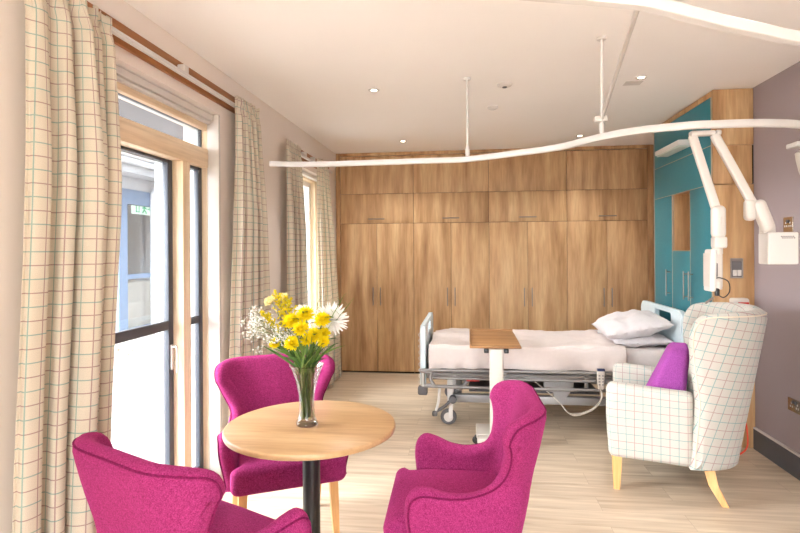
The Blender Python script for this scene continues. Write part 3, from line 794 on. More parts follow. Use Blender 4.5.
# ------------------------------------------------------------------ wing shells
LAM = 2.1
def shell_mesh(half, Mf, r, z0, smax, nb=64, m=12, puff=0., uvrot=0., pipe_r=.004, pipe_in=.012, top_puff=0.):
    """half: right-hand outline (s,z) from front foot to back centre. Mf(s,z)->point. Returns shell MB, piping MB"""
    H = spline([(a, b, 0) for a, b in half], 10)
    L = [(-p.x, p.y) for p in H]
    full = [(p.x, p.y) for p in H][:-1]+[(p[0], p[1]) for p in reversed(L)]
    # resample
    d = [0]
    for a, b in zip(full[:-1], full[1:]): d.append(d[-1]+math.hypot(b[0]-a[0], b[1]-a[1]))
    K = nb*2; B = []; j = 0
    for k in range(K+1):
        q = d[-1]*k/K
        while j < len(d)-2 and d[j+1] < q: j += 1
        f = (q-d[j])/max(1e-9, d[j+1]-d[j]); B.append((lerp(full[j][0], full[j+1][0], f), lerp(full[j][1], full[j+1][1], f)))
    A = [None]*(K+1)
    def nrm(s, z):
        e = 1e-3; ds = Vector(Mf(s+e, z))-Vector(Mf(s-e, z)); dz = Vector(Mf(s, z+e))-Vector(Mf(s, z-e))
        return ds.cross(dz).normalized()   # flipped below if needed
    ref = nrm(0, z0+.2); sg = -1 if ref.y > 0 else 1   # outward at back centre = -y
    bn = []
    for k in range(K+1):
        a, b = B[max(0, k-1)], B[min(K, k+1)]; tx, tz = b[0]-a[0], b[1]-a[1]; l = math.hypot(tx, tz) or 1
        n = (tz/l, -tx/l)
        c = (0, .5)
        if (B[k][0]-c[0])*n[0]+(B[k][1]-c[1])*n[1] < 0: n = (-n[0], -n[1])
        bn.append(n)
    # keep normals consistent along the outline
    for k in range(1, K+1):
        if bn[k][0]*bn[k-1][0]+bn[k][1]*bn[k-1][1] < 0: bn[k] = (-bn[k][0], -bn[k][1])
    # foot of each column, crowded towards the back so no two columns cross under the wing
    for k in range(K+1):
        u = 1-2*k/K; A[k] = (smax*math.copysign(abs(u)**LAM, u), z0)
    V = []; UVv = []; NR = 7
    def uvf(s, z):
        c, q = math.cos(uvrot), math.sin(uvrot)
        s_ = abs(s)
        return (s_*c-z*q, s_*q+z*c)
    cols = []
    for k in range(K+1):
        col = []
        ins = (B[k][0]-bn[k][0]*r, B[k][1]-bn[k][1]*r)
        seq = []
        for i in range(m): f = i/m; seq.append((lerp(A[k][0], ins[0], f), lerp(A[k][1], ins[1], f), 1))
        for i in range(NR+1):
            a = PI*i/NR; seq.append((ins[0]+bn[k][0]*r*math.sin(a), ins[1]+bn[k][1]*r*math.sin(a), math.cos(a)))
        for i in range(m-1, -1, -1): f = i/m; seq.append((lerp(A[k][0], ins[0], f), lerp(A[k][1], ins[1], f), -1))
        for idx, (s, z, o) in enumerate(seq):
            p = Vector(Mf(s, z)); n = nrm(s, z)*sg; rr = r*o
            if idx >= m+NR:
                f = (2*m+NR-idx)/m
                rr -= puff*math.sin(PI*min(1, max(0, f)))**.7*max(0, 1-abs(s)/(smax*.75))
            if idx < m: rr -= .006*(1 if idx < m-1 else 0)*0
            V.append(p+n*rr); UVv.append(uvf(s+(.0 if o > 0 else .03), z)); col.append(len(V)-1)
        cols.append(col)
    F = []; U = []; n = len(cols[0])
    for k in range(K):
        for i in range(n-1):
            f = (cols[k][i], cols[k+1][i], cols[k+1][i+1], cols[k][i+1]); F.append(f); U.append([UVv[q] for q in f])
        f = (cols[k][n-1], cols[k+1][n-1], cols[k+1][0], cols[k][0]); F.append(f); U.append([UVv[q] for q in f])
    for k in (0, K): F.append(tuple(cols[k])); U.append([UVv[q] for q in cols[k]])
    mb = MB(); mb.add(V, F, U)
    pp = []
    for k in range(K+1):
        ins = (B[k][0]-bn[k][0]*(pipe_in), B[k][1]-bn[k][1]*pipe_in)
        f = max(-1, min(1, (r-pipe_in)/r)); o = math.sqrt(max(0, 1-f*f)) if pipe_in < r else 1
        n_ = nrm(*ins)*sg; pp.append(Vector(Mf(*ins))+n_*(r*o+.0005))
    pm = MB(); pm.tube(pp, pipe_r, 8)
    return mb, pm

def plan(thmax, s, s0, s1):
    """heading path: 0..s0 straight back, ramp to thmax by s1, then straight; returns (x,y) from back centre"""
    sg = -1 if s < 0 else 1; s = abs(s)
    x = min(s, s0); y = 0
    if s > s0:
        L = s1-s0; u = min(s, s1)-s0; k = thmax/L
        x += math.sin(k*u)/k; y += (1-math.cos(k*u))/k
        if s > s1: x += (s-s1)*math.cos(thmax); y += (s-s1)*math.sin(thmax)
    return sg*x, y

# pink chair
def pink_map(s, z):
    w = sstep(.56, .90, z)
    th = math.radians(lerp(80, 52, w))
    x, y = plan(th, s, .14, .30)
    back = 1-sstep(.28, .48, abs(s))
    y -= (z-.33)*.2*back
    x *= lerp(.9, 1, sstep(.33, .56, z))
    x *= 1+.05*w-.13*math.exp(-((z-.625)/.085)**2)*(1-sstep(.34, .50, abs(s)))
    return (x, -.195+y, z)
half = [(.592, .345), (.602, .43), (.612, .52), (.602, .585), (.565, .618), (.51, .612), (.445, .590), (.390, .582), (.338, .602), (.316, .65), (.318, .71), (.334, .77), (.347, .80), (.342, .848), (.317, .878), (.265, .892), (.19, .897), (.1, .897), (0, .897)]
S_mb, P_mb = shell_mesh(half, pink_map, .035, .335, .59, puff=.02)
def make_pink(label, loc, rotz):
    t = thing('wing_chair', label, 'chair', loc, rotz, 'magenta wing chairs round the table')
    sh = obj('shell', S_mb, 'pink', t, local=True, ang=180)
    obj('piping', P_mb, 'pink_pipe', sh, local=True)
    def sf(x, y, z):
        k = (y+.2)/.49
        x *= .84+.06*k+.16*sstep(.225, .255, y)
        top = sstep(.40, .485, z)
        z += top*(.016*(1-(x/.26)**2)*(1-((y-.05)/.26)**2)) - .012*sstep(.1, .32, y)*top
        y += -.02*(1-sstep(.33, .44, z))*sstep(.25, .33, y)
        return (x, y, z)
    st = obj('seat', MB().rbox((0, .045, .41), (.535, .50, .145), .04, 4, sf, sub=.025), 'pink', t, local=True, ang=180)
    for sx in (-1, 1):
        for (yt, yb, xb) in ((.225, .245, .235), (-.13, -.235, .235)):
            mb = MB(); V = []
            for z, x, y, hw in ((.345, .222, yt, .021), (.17, lerp(.222, xb, .5), lerp(yt, yb, .42), .018), (0.0, xb, yb, .0125)):
                for a, b in ((-1, -1), (1, -1), (1, 1), (-1, 1)): V.append((sx*x+a*hw, y+b*hw, z))
            F = [(3, 2, 1, 0), (8, 9, 10, 11)]
            for l in (0, 4):
                for i in range(4): F.append((l+i, l+(i+1) % 4, l+4+(i+1) % 4, l+4+i))
            mb.add(V, F); obj('leg', mb, 'beech_leg', t, local=True, ang=20)
    return t
def rz(dx, dy): return math.atan2(-dx, dy)
CA = make_pink('magenta wing chair behind the round table, facing the camera, by the patio doors', (-.991, 2.81, 0), rz(.465, -.886))
CB = dup(CA, (-.925, 1.80, 0), rz(.444, .896), 'magenta wing chair seen from behind at lower left, next to the big curtain')
CC = dup(CA, (-.043, 2.32, 0), rz(-1, -.03), 'magenta wing chair right of the round table, seen side on in front of the bed')

# ------------------------------------------------------------------ checked armchair
def d_map(s, z):
    x, y = plan(math.radians(88), s, .06, .50)
    y -= (z-.2)*.175
    x *= 1+.05*sstep(.6, 1.1, z)
    return (x, -.33+y, z)
halfD = [(.462, .215), (.475, .4), (.495, .6), (.545, .78), (.582, .93), (.588, 1.03), (.56, 1.095), (.50, 1.12), (.4, 1.13), (.2, 1.135), (0, 1.135)]
S2, P2 = shell_mesh(halfD, d_map, .052, .205, .46, puff=.03, uvrot=-.15, pipe_in=.02)
DA = thing('armchair', 'cream checked high back armchair with a purple cushion beside the mauve wall', 'armchair', (1.306, 3.782, 0), rz(-.952, .306))
sh = obj('wing_back', S2, 'check_chair', DA, local=True, ang=180)
obj('piping', P2, 'check_pipe', sh, local=True)
for sx in (-1, 1):
    def af(x, y, z, sx=sx):
        y += -.012*(1-sstep(.2, .5, z))*sstep(.2, .36, y)
        z += -.02*sstep(.36, -.1, y)*sstep(.5, .66, z)
        x += sx*.01*math.sin(PI*max(0, min(1, (z-.2)/.46)))
        return (x, y, z)
    obj('arm', MB().rbox((sx*.315, .12, .431), (.115, .485, .462), .042, 5, af, sub=.06), 'check_chair', DA, local=True, ang=180)
obj('seat_base', MB().rbox((0, .09, .30), (.53, .50, .19), .03, 4, sub=.06), 'check_chair', DA, local=True, ang=180)
obj('seat_cushion', MB().rbox((0, .10, .45), (.515, .52, .13), .04, 4, lambda x, y, z: (x, y, z+.018*sstep(.42, .5, z)*(1-(x/.26)**2)), sub=.06), 'check_chair', DA, local=True, ang=180)
for sx in (-1, 1):
    for path in (((sx*.325, .30, .22), (sx*.328, .30, .11), (sx*.33, .302, 0)), ((sx*.30, -.20, .22), (sx*.318, -.225, .11), (sx*.335, -.285, 0))):
        V = []
        for (x, y, z), hw in zip(path, (.03, .025, .018)):
            for a, b in ((-1, -1), (1, -1), (1, 1), (-1, 1)): V.append((x+a*hw, y+b*hw, z))
        F = [(3, 2, 1, 0), (8, 9, 10, 11)]
        for l in (0, 4):
            for i in range(4): F.append((l+i, l+(i+1) % 4, l+4+(i+1) % 4, l+4+i))
        mb = MB(); mb.add(V, F); obj('leg', mb, 'beech_leg', DA, local=True, ang=20)
# purple cushion leaning in the chair
def cf(x, y, z):
    k = max(0, min(1, (z-.53)/.37))
    y2 = .07+(y-.07)*lerp(1.25, .55, k)-.12*k
    x2 = x*(1-.25*k*k)
    return (x2, y2-.01, z)
cm = MB().rbox((-.05, .05, .70), (.36, .19, .35), .04, 5, cf, sub=.04)
Rm = root_matrix(DA)
cw = MB(); cw.add([Rm @ Vector(v) for v in cm.v], cm.f)
tag(obj('cushion', cw, 'purple', ang=180), 'purple wedge shaped cushion propped up in the checked armchair', 'cushion')

# ------------------------------------------------------------------ bed
BY0, BY1 = 4.60, 5.64
t = BED = thing('hospital_bed', 'white hospital bed with silver side rails standing along the wardrobes', 'bed', (.65, 5.12, 0))
def W2b(name, x0, x1, y0, y1, z0, z1, mat, r=.006, parent=None, label=None):
    return obj(name, MB().rbox(((x0+x1)/2, (y0+y1)/2, (z0+z1)/2), (x1-x0, y1-y0, z1-z0), r), mat, parent or t, label=label)
# headboard: plate with hand hole
def board(name, X, y0, y1, z0, z1, hy0, hy1, hz0, hz1, mat):
    n = 14
    outer = rrect(y0, y1, z0, z1, .075, n); inner = rrect(hy0, hy1, hz0, hz1, .03, n)
    mb = MB(); th = .032
    tf = lambda a, b, c: (c, a, b)
    mb.ringplate(outer, inner, X-th/2, X+th/2, tf)
    o2 = rrect(y0+.012, y1-.012, z0+.012, z1-.012, .065, n); i2 = rrect(hy0-.012, hy1+.012, hz0-.012, hz1+.012, .04, n)
    mb.ringplate(o2, i2, X-th/2-.006, X+th/2+.006, tf)
    return obj(name, mb, mat, t)
board('headboard', 1.735, 4.66, 5.72, .50, .99, 4.91, 5.30, .865, .95, 'ltblue')
board('footboard', -.385, 4.62, 5.62, .42, .865, 4.93, 5.3, .75, .825, 'ltblue')
for y in (4.635, 5.6):
    mb = MB(); mb.tube([(-.385, y, .86), (-.385, y, .34)], .022, 12); mb.rbox((-.385, y, .60), (.05, .04, .5), .015, 3)
    p = obj('foot_post', mb, 'ltblue', t)
    mb = MB(); mb.tube([(-.385, y, .48), (-.385, y, .34)], .025, 14); obj('post_sleeve', mb, 'steel', p)
    obj('bumper', MB().rbox((-.39, y, .308), (.082, .075, .075), .018, 3), 'rubber', p)
mb = MB()
for k in range(9): mb.tube(spline([(-.41, 4.61, .80-k*.05), (-.42, 4.6, .785-k*.05), (-.41, 4.61, .765-k*.05)], 4), .003, 6)
obj('hook_strip', mb, 'plastic', t)
# mattress
def wr(x, y, z, a=.012):
    return noise.noise(Vector((x*3.1, y*4.2, z*3+2)))*a+noise.noise(Vector((x*9, y*8, z*7)))*a*.4
def mf(x, y, z):
    w = wr(x, y, z, .006); return (x, y+w, z+w)
obj('mattress', MB().rbox((.67, 5.12, .585), (2.04, .94, .17), .045, 4, mf, sub=.06), 'sheet', t, ang=180)
# deck and frame
mb = MB(); mb.rbox((.67, 5.12, .475), (2.02, .9, .035), .008)
obj('deck', mb, 'darkgrey', t)
mb = MB()
for y in (4.68, 5.56): mb.rbox((.67, y, .43), (2.1, .04, .055), .008)
for x in (-.33, .2, .9, 1.66): mb.rbox((x, 5.12, .43), (.04, .88, .05), .008)
obj('upper_frame', mb, 'bedgrey', t)
mb = MB()
for y in (4.74, 5.5): mb.rbox((.70, y, .225), (1.75, .06, .07), .01)
for x in (-.1, 1.5): mb.rbox((x, 5.12, .225), (.07, .76, .06), .01)
bf = obj('base_frame', mb, 'bedgrey', t)
W2b('tray', .0, 1.1, 4.78, 5.46, .268, .285, 'darkgrey')
# lift legs
for y in (4.8, 5.44):
    for (xa, xb) in ((-.12, .05), (1.52, 1.32)): obj('lift_arm', MB().tube([(xa, y, .24), (xb, y, .42)], .02, 10), 'bedgrey', t)
W2b('actuator', .25, .62, 4.95, 5.05, .32, .39, 'darkgrey')
W2b('actuator_label', -.02, .09, 4.70, 4.708, .375, .405, 'red', .002, label='red printed label strip under the rail')
W2b('motor', .66, .88, 4.74, 4.86, .30, .41, 'bedgrey')
mb = MB(); mb.prism([(.62, .41), (.88, .41), (.84, .30), (.80, .24), (.72, .24), (.70, .30), (.63, .31)], 4.70, 4.74, lambda a, b, c: (a, c, b)); obj('gusset', mb, 'bedgrey', t, smooth=False)
# side rails, folded down
def siderail(y):
    mb = MB()
    rails = (.492, .428, .357)
    for z in rails[1:2]: mb.tube([(-.30, y, z), (1.62, y, z)], .012, 10)
    loop = [(-.26, y, .492), (1.58, y, .492), (1.64, y, .47), (1.66, y, .425), (1.64, y, .375), (1.58, y, .357), (-.22, y, .357), (-.29, y, .375), (-.32, y, .42), (-.31, y, .47)]
    mb.tube(spline(loop, 6, True), .0145, 12, closed=True)
    mb.tube([(-.28, y+.01, .46), (1.62, y+.01, .46)], .008, 8)
    s = obj('side_rail', mb, 'railgrey', t)
    for x in (-.12, .30, .95, 1.5): obj('rail_post', MB().rbox((x, y+.02*(1 if y < 5 else -1), .425), (.03, .02, .15), .006), 'bedgrey', s)
siderail(4.575); siderail(5.665)
# castors
for (x, y) in ((-.175, 4.70), (-.175, 5.54), (1.5, 4.70), (1.5, 5.54)):
    mb = MB(); mb.rbox((x+.02, y-.028, .13), (.035, .008, .13), .003); mb.rbox((x+.02, y+.028, .13), (.035, .008, .13), .003); mb.rbox((x+.02, y, .195), (.05, .07, .03), .008)
    cst = obj('castor', mb, 'white', t)
    mb = MB(); mb.lathe([(.001, y-.018), (.05, y-.018), (.066, y-.012), (.07, y), (.066, y+.012), (.05, y+.018), (.001, y+.018)], (x, 0, .07), 24, 'Y'); obj('wheel', mb, 'rubber', cst)
    mb = MB(); mb.lathe([(.001, y-.02), (.04, y-.02), (.04, y+.02), (.001, y+.02)], (x, 0, .07), 20, 'Y'); obj('hub', mb, 'plastic', cst)
mb = MB(); mb.rbox((-.16, 4.70, .30), (.05, .03, .2), .008); obj('castor_stem', mb, 'white', t)
mb = MB(); mb.tube([(-.245, 4.62, .33), (-.255, 4.62, .22), (-.275, 4.62, .14)], .012, 8); obj('link_bar', mb, 'white', t)
mb = MB(); mb.tube([(-.14, 4.65, .235), (-.2, 4.63, .18), (-.285, 4.62, .125)], .014, 8); mb.lathe([(.001, 4.60), (.03, 4.605), (.034, 4.63), (.03, 4.68), (.001, 4.68)], (-.135, 0, .235), 16, 'Y'); mb.rbox((-.288, 4.62, .115), (.045, .045, .04), .012)
obj('brake_pedal', mb, 'rubber', t)
# spread
def spread():
    nx, ny = 90, 60; x0, x1 = -.335, 1.27; V = []; F = []
    path = [(4.618, .505), (4.612, .56), (4.614, .64), (4.622, .678), (4.655, .692), (4.9, .694), (5.12, .697), (5.35, .694), (5.55, .687), (5.61, .668), (5.628, .62), (5.63, .56), (5.625, .50)]
    P = spline([(a, b, 0) for a, b in path], 6); m = len(P)
    for i in range(nx+1):
        x = lerp(x0, x1, i/nx)
        for j, p in enumerate(P):
            s = j/(m-1); edge = 1-sstep(0, .22, min(s, 1-s))
            fold = .010*math.sin(x*23+3*math.sin(x*5))*edge
            w = wr(x*1.4, p.x*2.2, p.y*2, .034)+.012*noise.noise(Vector((x*2.2+p.x*5, p.x*1.3-x*3, 7)))
            hem = .025*noise.noise(Vector((x*2.4, 3, j*.0)))*edge
            y = p.x+(fold+w*.4)*(-1 if p.x < 5 else 1)*(.3+edge)-(0.006 if p.x < 5 else -.006)
            z = p.y+w*.8*(1-edge)+hem*(1-sstep(0, .1, min(s, 1-s)))
            xx = x
            if i < 6: z -= .012*(1-i/6)
            if i > nx-8: xx += .03*noise.noise(Vector((p.x*3, 1, 2))); z += .006*math.sin((i-nx+8)/8*PI)
            V.append((xx, y, z))
    for i in range(nx):
        for j in range(m-1): F.append((i*m+j, i*m+j+1, (i+1)*m+j+1, (i+1)*m+j))
    mb = MB(); mb.add(V, F); return mb
o = obj('bedspread', spread(), 'blanket', ang=180)
s = o.modifiers.new('thickness', 'SOLIDIFY'); s.thickness = .008; s.offset = 1
tag(o, 'pale pinkish white cover spread over the hospital bed', 'bedspread')
def pillow(label, c, w, d, h, rot, tilt, seed):
    n = 30; V = []; F = []
    R = Matrix.Rotation(rot, 4, 'Z') @ Matrix.Rotation(tilt, 4, 'Y')
    for sgn in (1, -1):
        for i in range(n+1):
            for j in range(n+1):
                u, v = i/n*2-1, j/n*2-1
                e = max(0, (1-abs(u)**2.6))**.55*max(0, (1-abs(v)**2.6))**.55
                pin = 1-.07*(abs(v)**3)*(1-abs(u)) - .05*(abs(u)**2)*0
                x = u*d/2*(1-.06*(1-abs(v)**2)*0)*(1-.05*(1-v*v)*abs(u)**3); y = v*w/2*(1-.05*(1-u*u)*abs(v)**3)
                z = sgn*h/2*e+noise.noise(Vector((u*2.3+seed, v*2.8, sgn)))*.028*e+noise.noise(Vector((u*6+seed, v*5, sgn*2)))*.012*(1-e*.4)
                z -= .04*(u*u)*(v*v)*0
                V.append(Vector(c)+R @ Vector((x, y, z)))
    m = (n+1)**2
    for sgn in (0, 1):
        for i in range(n):
            for j in range(n):
                a = sgn*m+i*(n+1)+j; q = (a, a+n+1, a+n+2, a+1); F.append(q if sgn == 0 else q[::-1])
    mb = MB(); mb.add(V, F)
    bm_o = obj('pillow', mb, 'pillowc', ang=180)
    bm = bmesh.new(); bm.from_mesh(bm_o.data); bmesh.ops.remove_doubles(bm, verts=bm.verts, dist=.002); bmesh.ops.recalc_face_normals(bm, faces=bm.faces); bm.to_mesh(bm_o.data); bm.free()
    return tag(bm_o, label, 'pillow', 'pillows on the hospital bed')
pillow('lower white pillow lying flat under another at the bed head', (1.45, 5.12, .715), .78, .48, .12, .03, -.04, 1)
pillow('upper white pillow, plump and tilted, on top at the bed head', (1.43, 5.10, .825), .78, .54, .20, -.05, -.20, 4)
# handset with coiled cable
t = thing('bed_handset', 'white bed control handset with a blue top hooked on the bed rail', 'handset', (1.05, 4.55, .36))
m2 = MB(); m2.rbox((1.052, 4.545, .455), (.066, .03, .165), .012, 3, lambda x, y, z: (1.052+(x-1.052)*lerp(.7, 1, sstep(.37, .48, z)), y, z)); obj('body', m2, 'plastic', t)
obj('top_band', MB().rbox((1.052, 4.543, .529), (.06, .03, .018), .004), 'navy', t)
mb = MB()
for r in range(4):
    for k in (-1, 1): mb.rbox((1.052+k*.013, 4.529, .485-r*.024), (.014, .004, .012), .0015)
obj('button', mb, 'bedgrey', t)
path = spline([(1.05, 4.545, .375), (1.06, 4.55, .31), (1.03, 4.55, .25), (.97, 4.55, .20), (.88, 4.55, .165), (.80, 4.56, .17), (.74, 4.58, .24), (.66, 4.62, .31), (.55, 4.68, .39)], 40)
mb = MB(); coil = []
for i, p in enumerate(path):
    f = i/len(path); a = i*1.15; rr = .011*sstep(.0, .12, f)*(1-sstep(.55, .62, f))
    coil.append(p+Vector((0, math.cos(a)*rr, math.sin(a)*rr)) + Vector((math.sin(a)*rr*.4, 0, 0)))
mb.tube(coil, .0045, 6); obj('coiled_cable', mb, 'cream', t)

# ------------------------------------------------------------------ overbed table
t = thing('overbed_table', 'oak topped overbed table on a cream column, reaching over the bed', 'table', (.19, 4.3, 0))
mb = MB(); mb.rbox((.195, 4.45, .785), (.375, .82, .017), .005)
mb.rbox((.013, 4.45, .797), (.012, .82, .02), .004); mb.rbox((.195, 4.854, .797), (.375, .012, .02), .004)
obj('tray_top', mb, 'oak_tray', t)
for x in (.13, .275): obj('clamp', MB().rbox((x, 4.09, .755), (.035, .06, .034), .006), 'black', t)
obj('column', MB().rbox((.203, 4.09, .43), (.1, .075, .68), .012, 3), 'cream', t)
mb = MB(); mb.rbox((.12, 4.34, .075), (.13, .26, .035), .008); mb.rbox((.2, 4.14, .075), (.28, .1, .035), .01)
obj('base', mb, 'cream', t)
mb = MB(); mb.rbox((.12, 4.209, .075), (.08, .003, .014), .001); obj('caution_strip', mb, 'orange', t)
for x, y in ((.055, 4.25), (.34, 4.12), (.12, 4.46), (.30, 4.16)):
    mb = MB(); mb.lathe([(.001, y-.014), (.022, y-.014), (.03, y-.008), (.032, y), (.03, y+.008), (.022, y+.014), (.001, y+.014)], (x, 0, .032), 18, 'Y'); mb.rbox((x, y, .055), (.03, .035, .03), .008)
    obj('castor', mb, 'black', t)

# ------------------------------------------------------------------ vase and flowers
VC = Vector((TC[0]-.0, 2.31, .742))
VX, VY = -.703, 2.31
t = thing('flower_vase', 'clear flared glass vase of flowers on the round table', 'vase', (VX, VY, .742))
outer = [(.001, 0), (.043, 0), (.047, .003), (.0465, .012), (.039, .03), (.0335, .065), (.033, .10), (.036, .14), (.047, .19), (.062, .235), (.076, .263)]
po = [(p.x, p.y) for p in spline([(a, b, 0) for a, b in outer[1:]], 4)]
pin = [(max(.001, r-.0035), z) for r, z in po if z > .022]
prof = [(.001, 0)]+po+[(po[-1][0]-.0015, po[-1][1]+.0015)]+pin[::-1]+[(.001, .022)]
obj('glass_body', MB().lathe([(r, z+.742) for r, z in prof], (VX, VY, 0), 40), 'vase', t, ang=180)
wp = [(.001, .0235)]+[(r-.0006, z) for r, z in pin if z < .15 and z > .0235]; wp += [(.001, wp[-1][1])]
obj('water', MB().lathe([(r, z+.742) for r, z in wp], (VX, VY, 0), 32), 'water', t)

def frame_of(d):
    d = Vector(d).normalized(); a = Vector((0, 0, 1)) if abs(d.z) < .9 else Vector((1, 0, 0))
    u = d.cross(a).normalized(); return u, d.cross(u).normalized(), d

def bloom(c, d, R, rings, mat_len, width, curl=.3, rnd=random):
    """rosette of curved petals about axis d"""
    u, v, w = frame_of(d); mb = MB(); c = Vector(c)
    for ri, (n, el, ln) in enumerate(rings):
        for k in range(n):
            a = 2*PI*(k+.5*(ri % 2))/n+rnd.uniform(-.12, .12); e = math.radians(el+rnd.uniform(-9, 9)); L = R*ln*rnd.uniform(.88, 1.08)
            rad = u*math.cos(a)+v*math.sin(a); tan = -u*math.sin(a)+v*math.cos(a)
            prev = []
            V = []; p = c.copy()+rad*R*.08; ee = e
            for st in range(4):
                f = st/3; wd = width*R*(.55, 1., .95, .35)[st]
                up = (rad*-math.sin(ee)+w*math.cos(ee))
                V += [p-tan*wd+up*wd*.35, p+up*0, p+tan*wd+up*wd*.35]
                p = p+(rad*math.cos(ee)+w*math.sin(ee))*L/3; ee += curl
            F = []
            for st in range(3):
                for q in range(2): F.append((st*3+q, st*3+q+1, st*3+q+4, st*3+q+3))
            mb.add(V, F)
    return mb

def neck(k):
    a = k*2.399; r = .013+.019*((k*7) % 5)/5
    return Vector((VX+r*math.cos(a), VY+r*math.sin(a), .90)), Vector((VX+r*.8*math.cos(a+.9), VY+r*.8*math.sin(a+.9), .772))
def stem_path(end, k, d):
    m, b = neck(k); end = Vector(end)
    top = Vector((VX+(m.x-VX)*1.4+(end.x-VX)*.22, VY+(m.y-VY)*1.4+(end.y-VY)*.22, 1.0))
    return spline([b, m, top, end-Vector(d)*.02, end], 5)
def leafmesh(mb, base, d, L, wd, droop=.5, n=7, roll=0.):
    d = Vector(d).normalized(); side = d.cross(Vector((0, 0, 1)))
    if side.length < .05: side = Vector((1, 0, 0))
    side.normalize(); side = Matrix.Rotation(roll, 3, d) @ side; V = []; p = Vector(base)
    for i in range(n):
        f = i/(n-1); w_ = wd*math.sin(PI*min(1, .12+f*.88))**.8 if i < n-1 else .0005
        nrm = side.cross(d)
        V += [p-side*w_+nrm*w_*.3, p, p+side*w_+nrm*w_*.3]
        d = (d+Vector((0, 0, -droop/n))).normalized(); p = p+d*L/(n-1)
    F = []
    for i in range(n-1):
        for q in range(2): F.append((i*3+q, i*3+q+1, i*3+q+4, i*3+q+3))
    mb.add(V, F)
mumr = [(7, 78, .4), (11, 62, .56), (15, 46, .72), (18, 28, .86), (20, 8, .96), (20, -14, .96)]
yl = [((-.774, 2.27, 1.198), .043, 'yellow chrysanthemum on the left of the top cluster, next to the goldenrod'),
      ((-.714, 2.28, 1.226), .044, 'topmost yellow chrysanthemum in the vase'),
      ((-.722, 2.24, 1.168), .042, 'yellow chrysanthemum at the centre, directly below the topmost one'),
      ((-.748, 2.20, 1.115), .038, 'lowest yellow chrysanthemum, facing front above the vase rim'),
      ((-.632, 2.25, 1.208), .040, 'yellow chrysanthemum in front of the large white bloom'),
      ((-.665, 2.24, 1.143), .040, 'wide yellow chrysanthemum right of centre, below the white bloom'),
      ((-.695, 2.24, 1.120), .032, 'small yellow chrysanthemum half hidden in the middle of the bouquet'),
      ((-.622, 2.23, 1.118), .030, 'small yellow chrysanthemum low on the right side of the bouquet'),
      ((-.840, 2.25, 1.105), .030, 'small yellow chrysanthemum low on the left, under the white sprays'),
      ((-.632, 2.27, 1.145), .034, 'yellow chrysanthemum at the right edge of the yellow cluster')]
GF = 'yellow chrysanthemums in the vase'
for k, (c, R, lab) in enumerate(yl):
    c = Vector(c)+Vector((.018, 0, .0)); d = Vector((c.x-VX, -.75, .55+(c.z-1.1)*2)).normalized()
    t = thing('chrysanthemum', lab, 'flower', tuple(neck(k)[1]), group=GF)
    obj('flower_head', bloom(c, d, R*.92, mumr, 1, .135, .25), 'yellow', t, ang=180)
    obj('stem', MB().tube(stem_path(c, k, d), .0022, 6), 'stem', t)
    mb = MB()
    pth = stem_path(c, k, d)
    for q in (14, 17):
        mb = MB(); a = random.uniform(0, 6.28); leafmesh(mb, pth[min(q, len(pth)-2)], (math.cos(a), math.sin(a)*.8-.2, .5), .055, .011, .7)
        obj('leaf', mb, 'leafd', t, ang=180)
# white bloom
wr_ = [(8, 70, .5), (14, 55, .65), (18, 40, .8), (22, 24, .95), (24, 8, 1.05), (24, -10, 1.05)]
c = Vector((-.60, 2.34, 1.200)); d = Vector((.35, -.7, .6)).normalized()
t = thing('spider_chrysanthemum', 'large shaggy white chrysanthemum on the right of the bouquet', 'flower', tuple(neck(11)[1]))
obj('flower_head', bloom(c, d, .072, wr_, 1, .075, .12), 'whitep', t, ang=180)
obj('stem', MB().tube(stem_path(c, 11, d), .0025, 6), 'stem', t)
c = Vector((-.73, 2.36, 1.225)); d = Vector((.0, -.4, .9)).normalized()
t = thing('spider_chrysanthemum', 'smaller white chrysanthemum peeping out behind the yellow cluster', 'flower', tuple(neck(12)[1]))
obj('flower_head', bloom(c, d, .045, wr_, 1, .08, .12), 'whitep', t, ang=180)
obj('stem', MB().tube(stem_path(c, 12, d), .0025, 6), 'stem', t)
for k, (c, R, lab) in enumerate([((-.868, 2.33, 1.272), .032, 'cream flower high on the left, half open above the white sprays'), ((-.815, 2.36, 1.285), .028, 'cream flower behind the tip of the goldenrod')]):
    c = Vector(c); d = Vector((-.3, -.6, .7)).normalized()
    t = thing('cream_flower', lab, 'flower', tuple(neck(13+k)[1]))
    obj('flower_head', bloom(c, d, R, [(4, 75, .7), (6, 58, .9), (7, 38, 1.05), (7, 20, 1.)], 1, .38, .1), 'creamp', t, ang=180)
    obj('stem', MB().tube(stem_path(c, 13+k, d), .002, 6), 'stem', t)
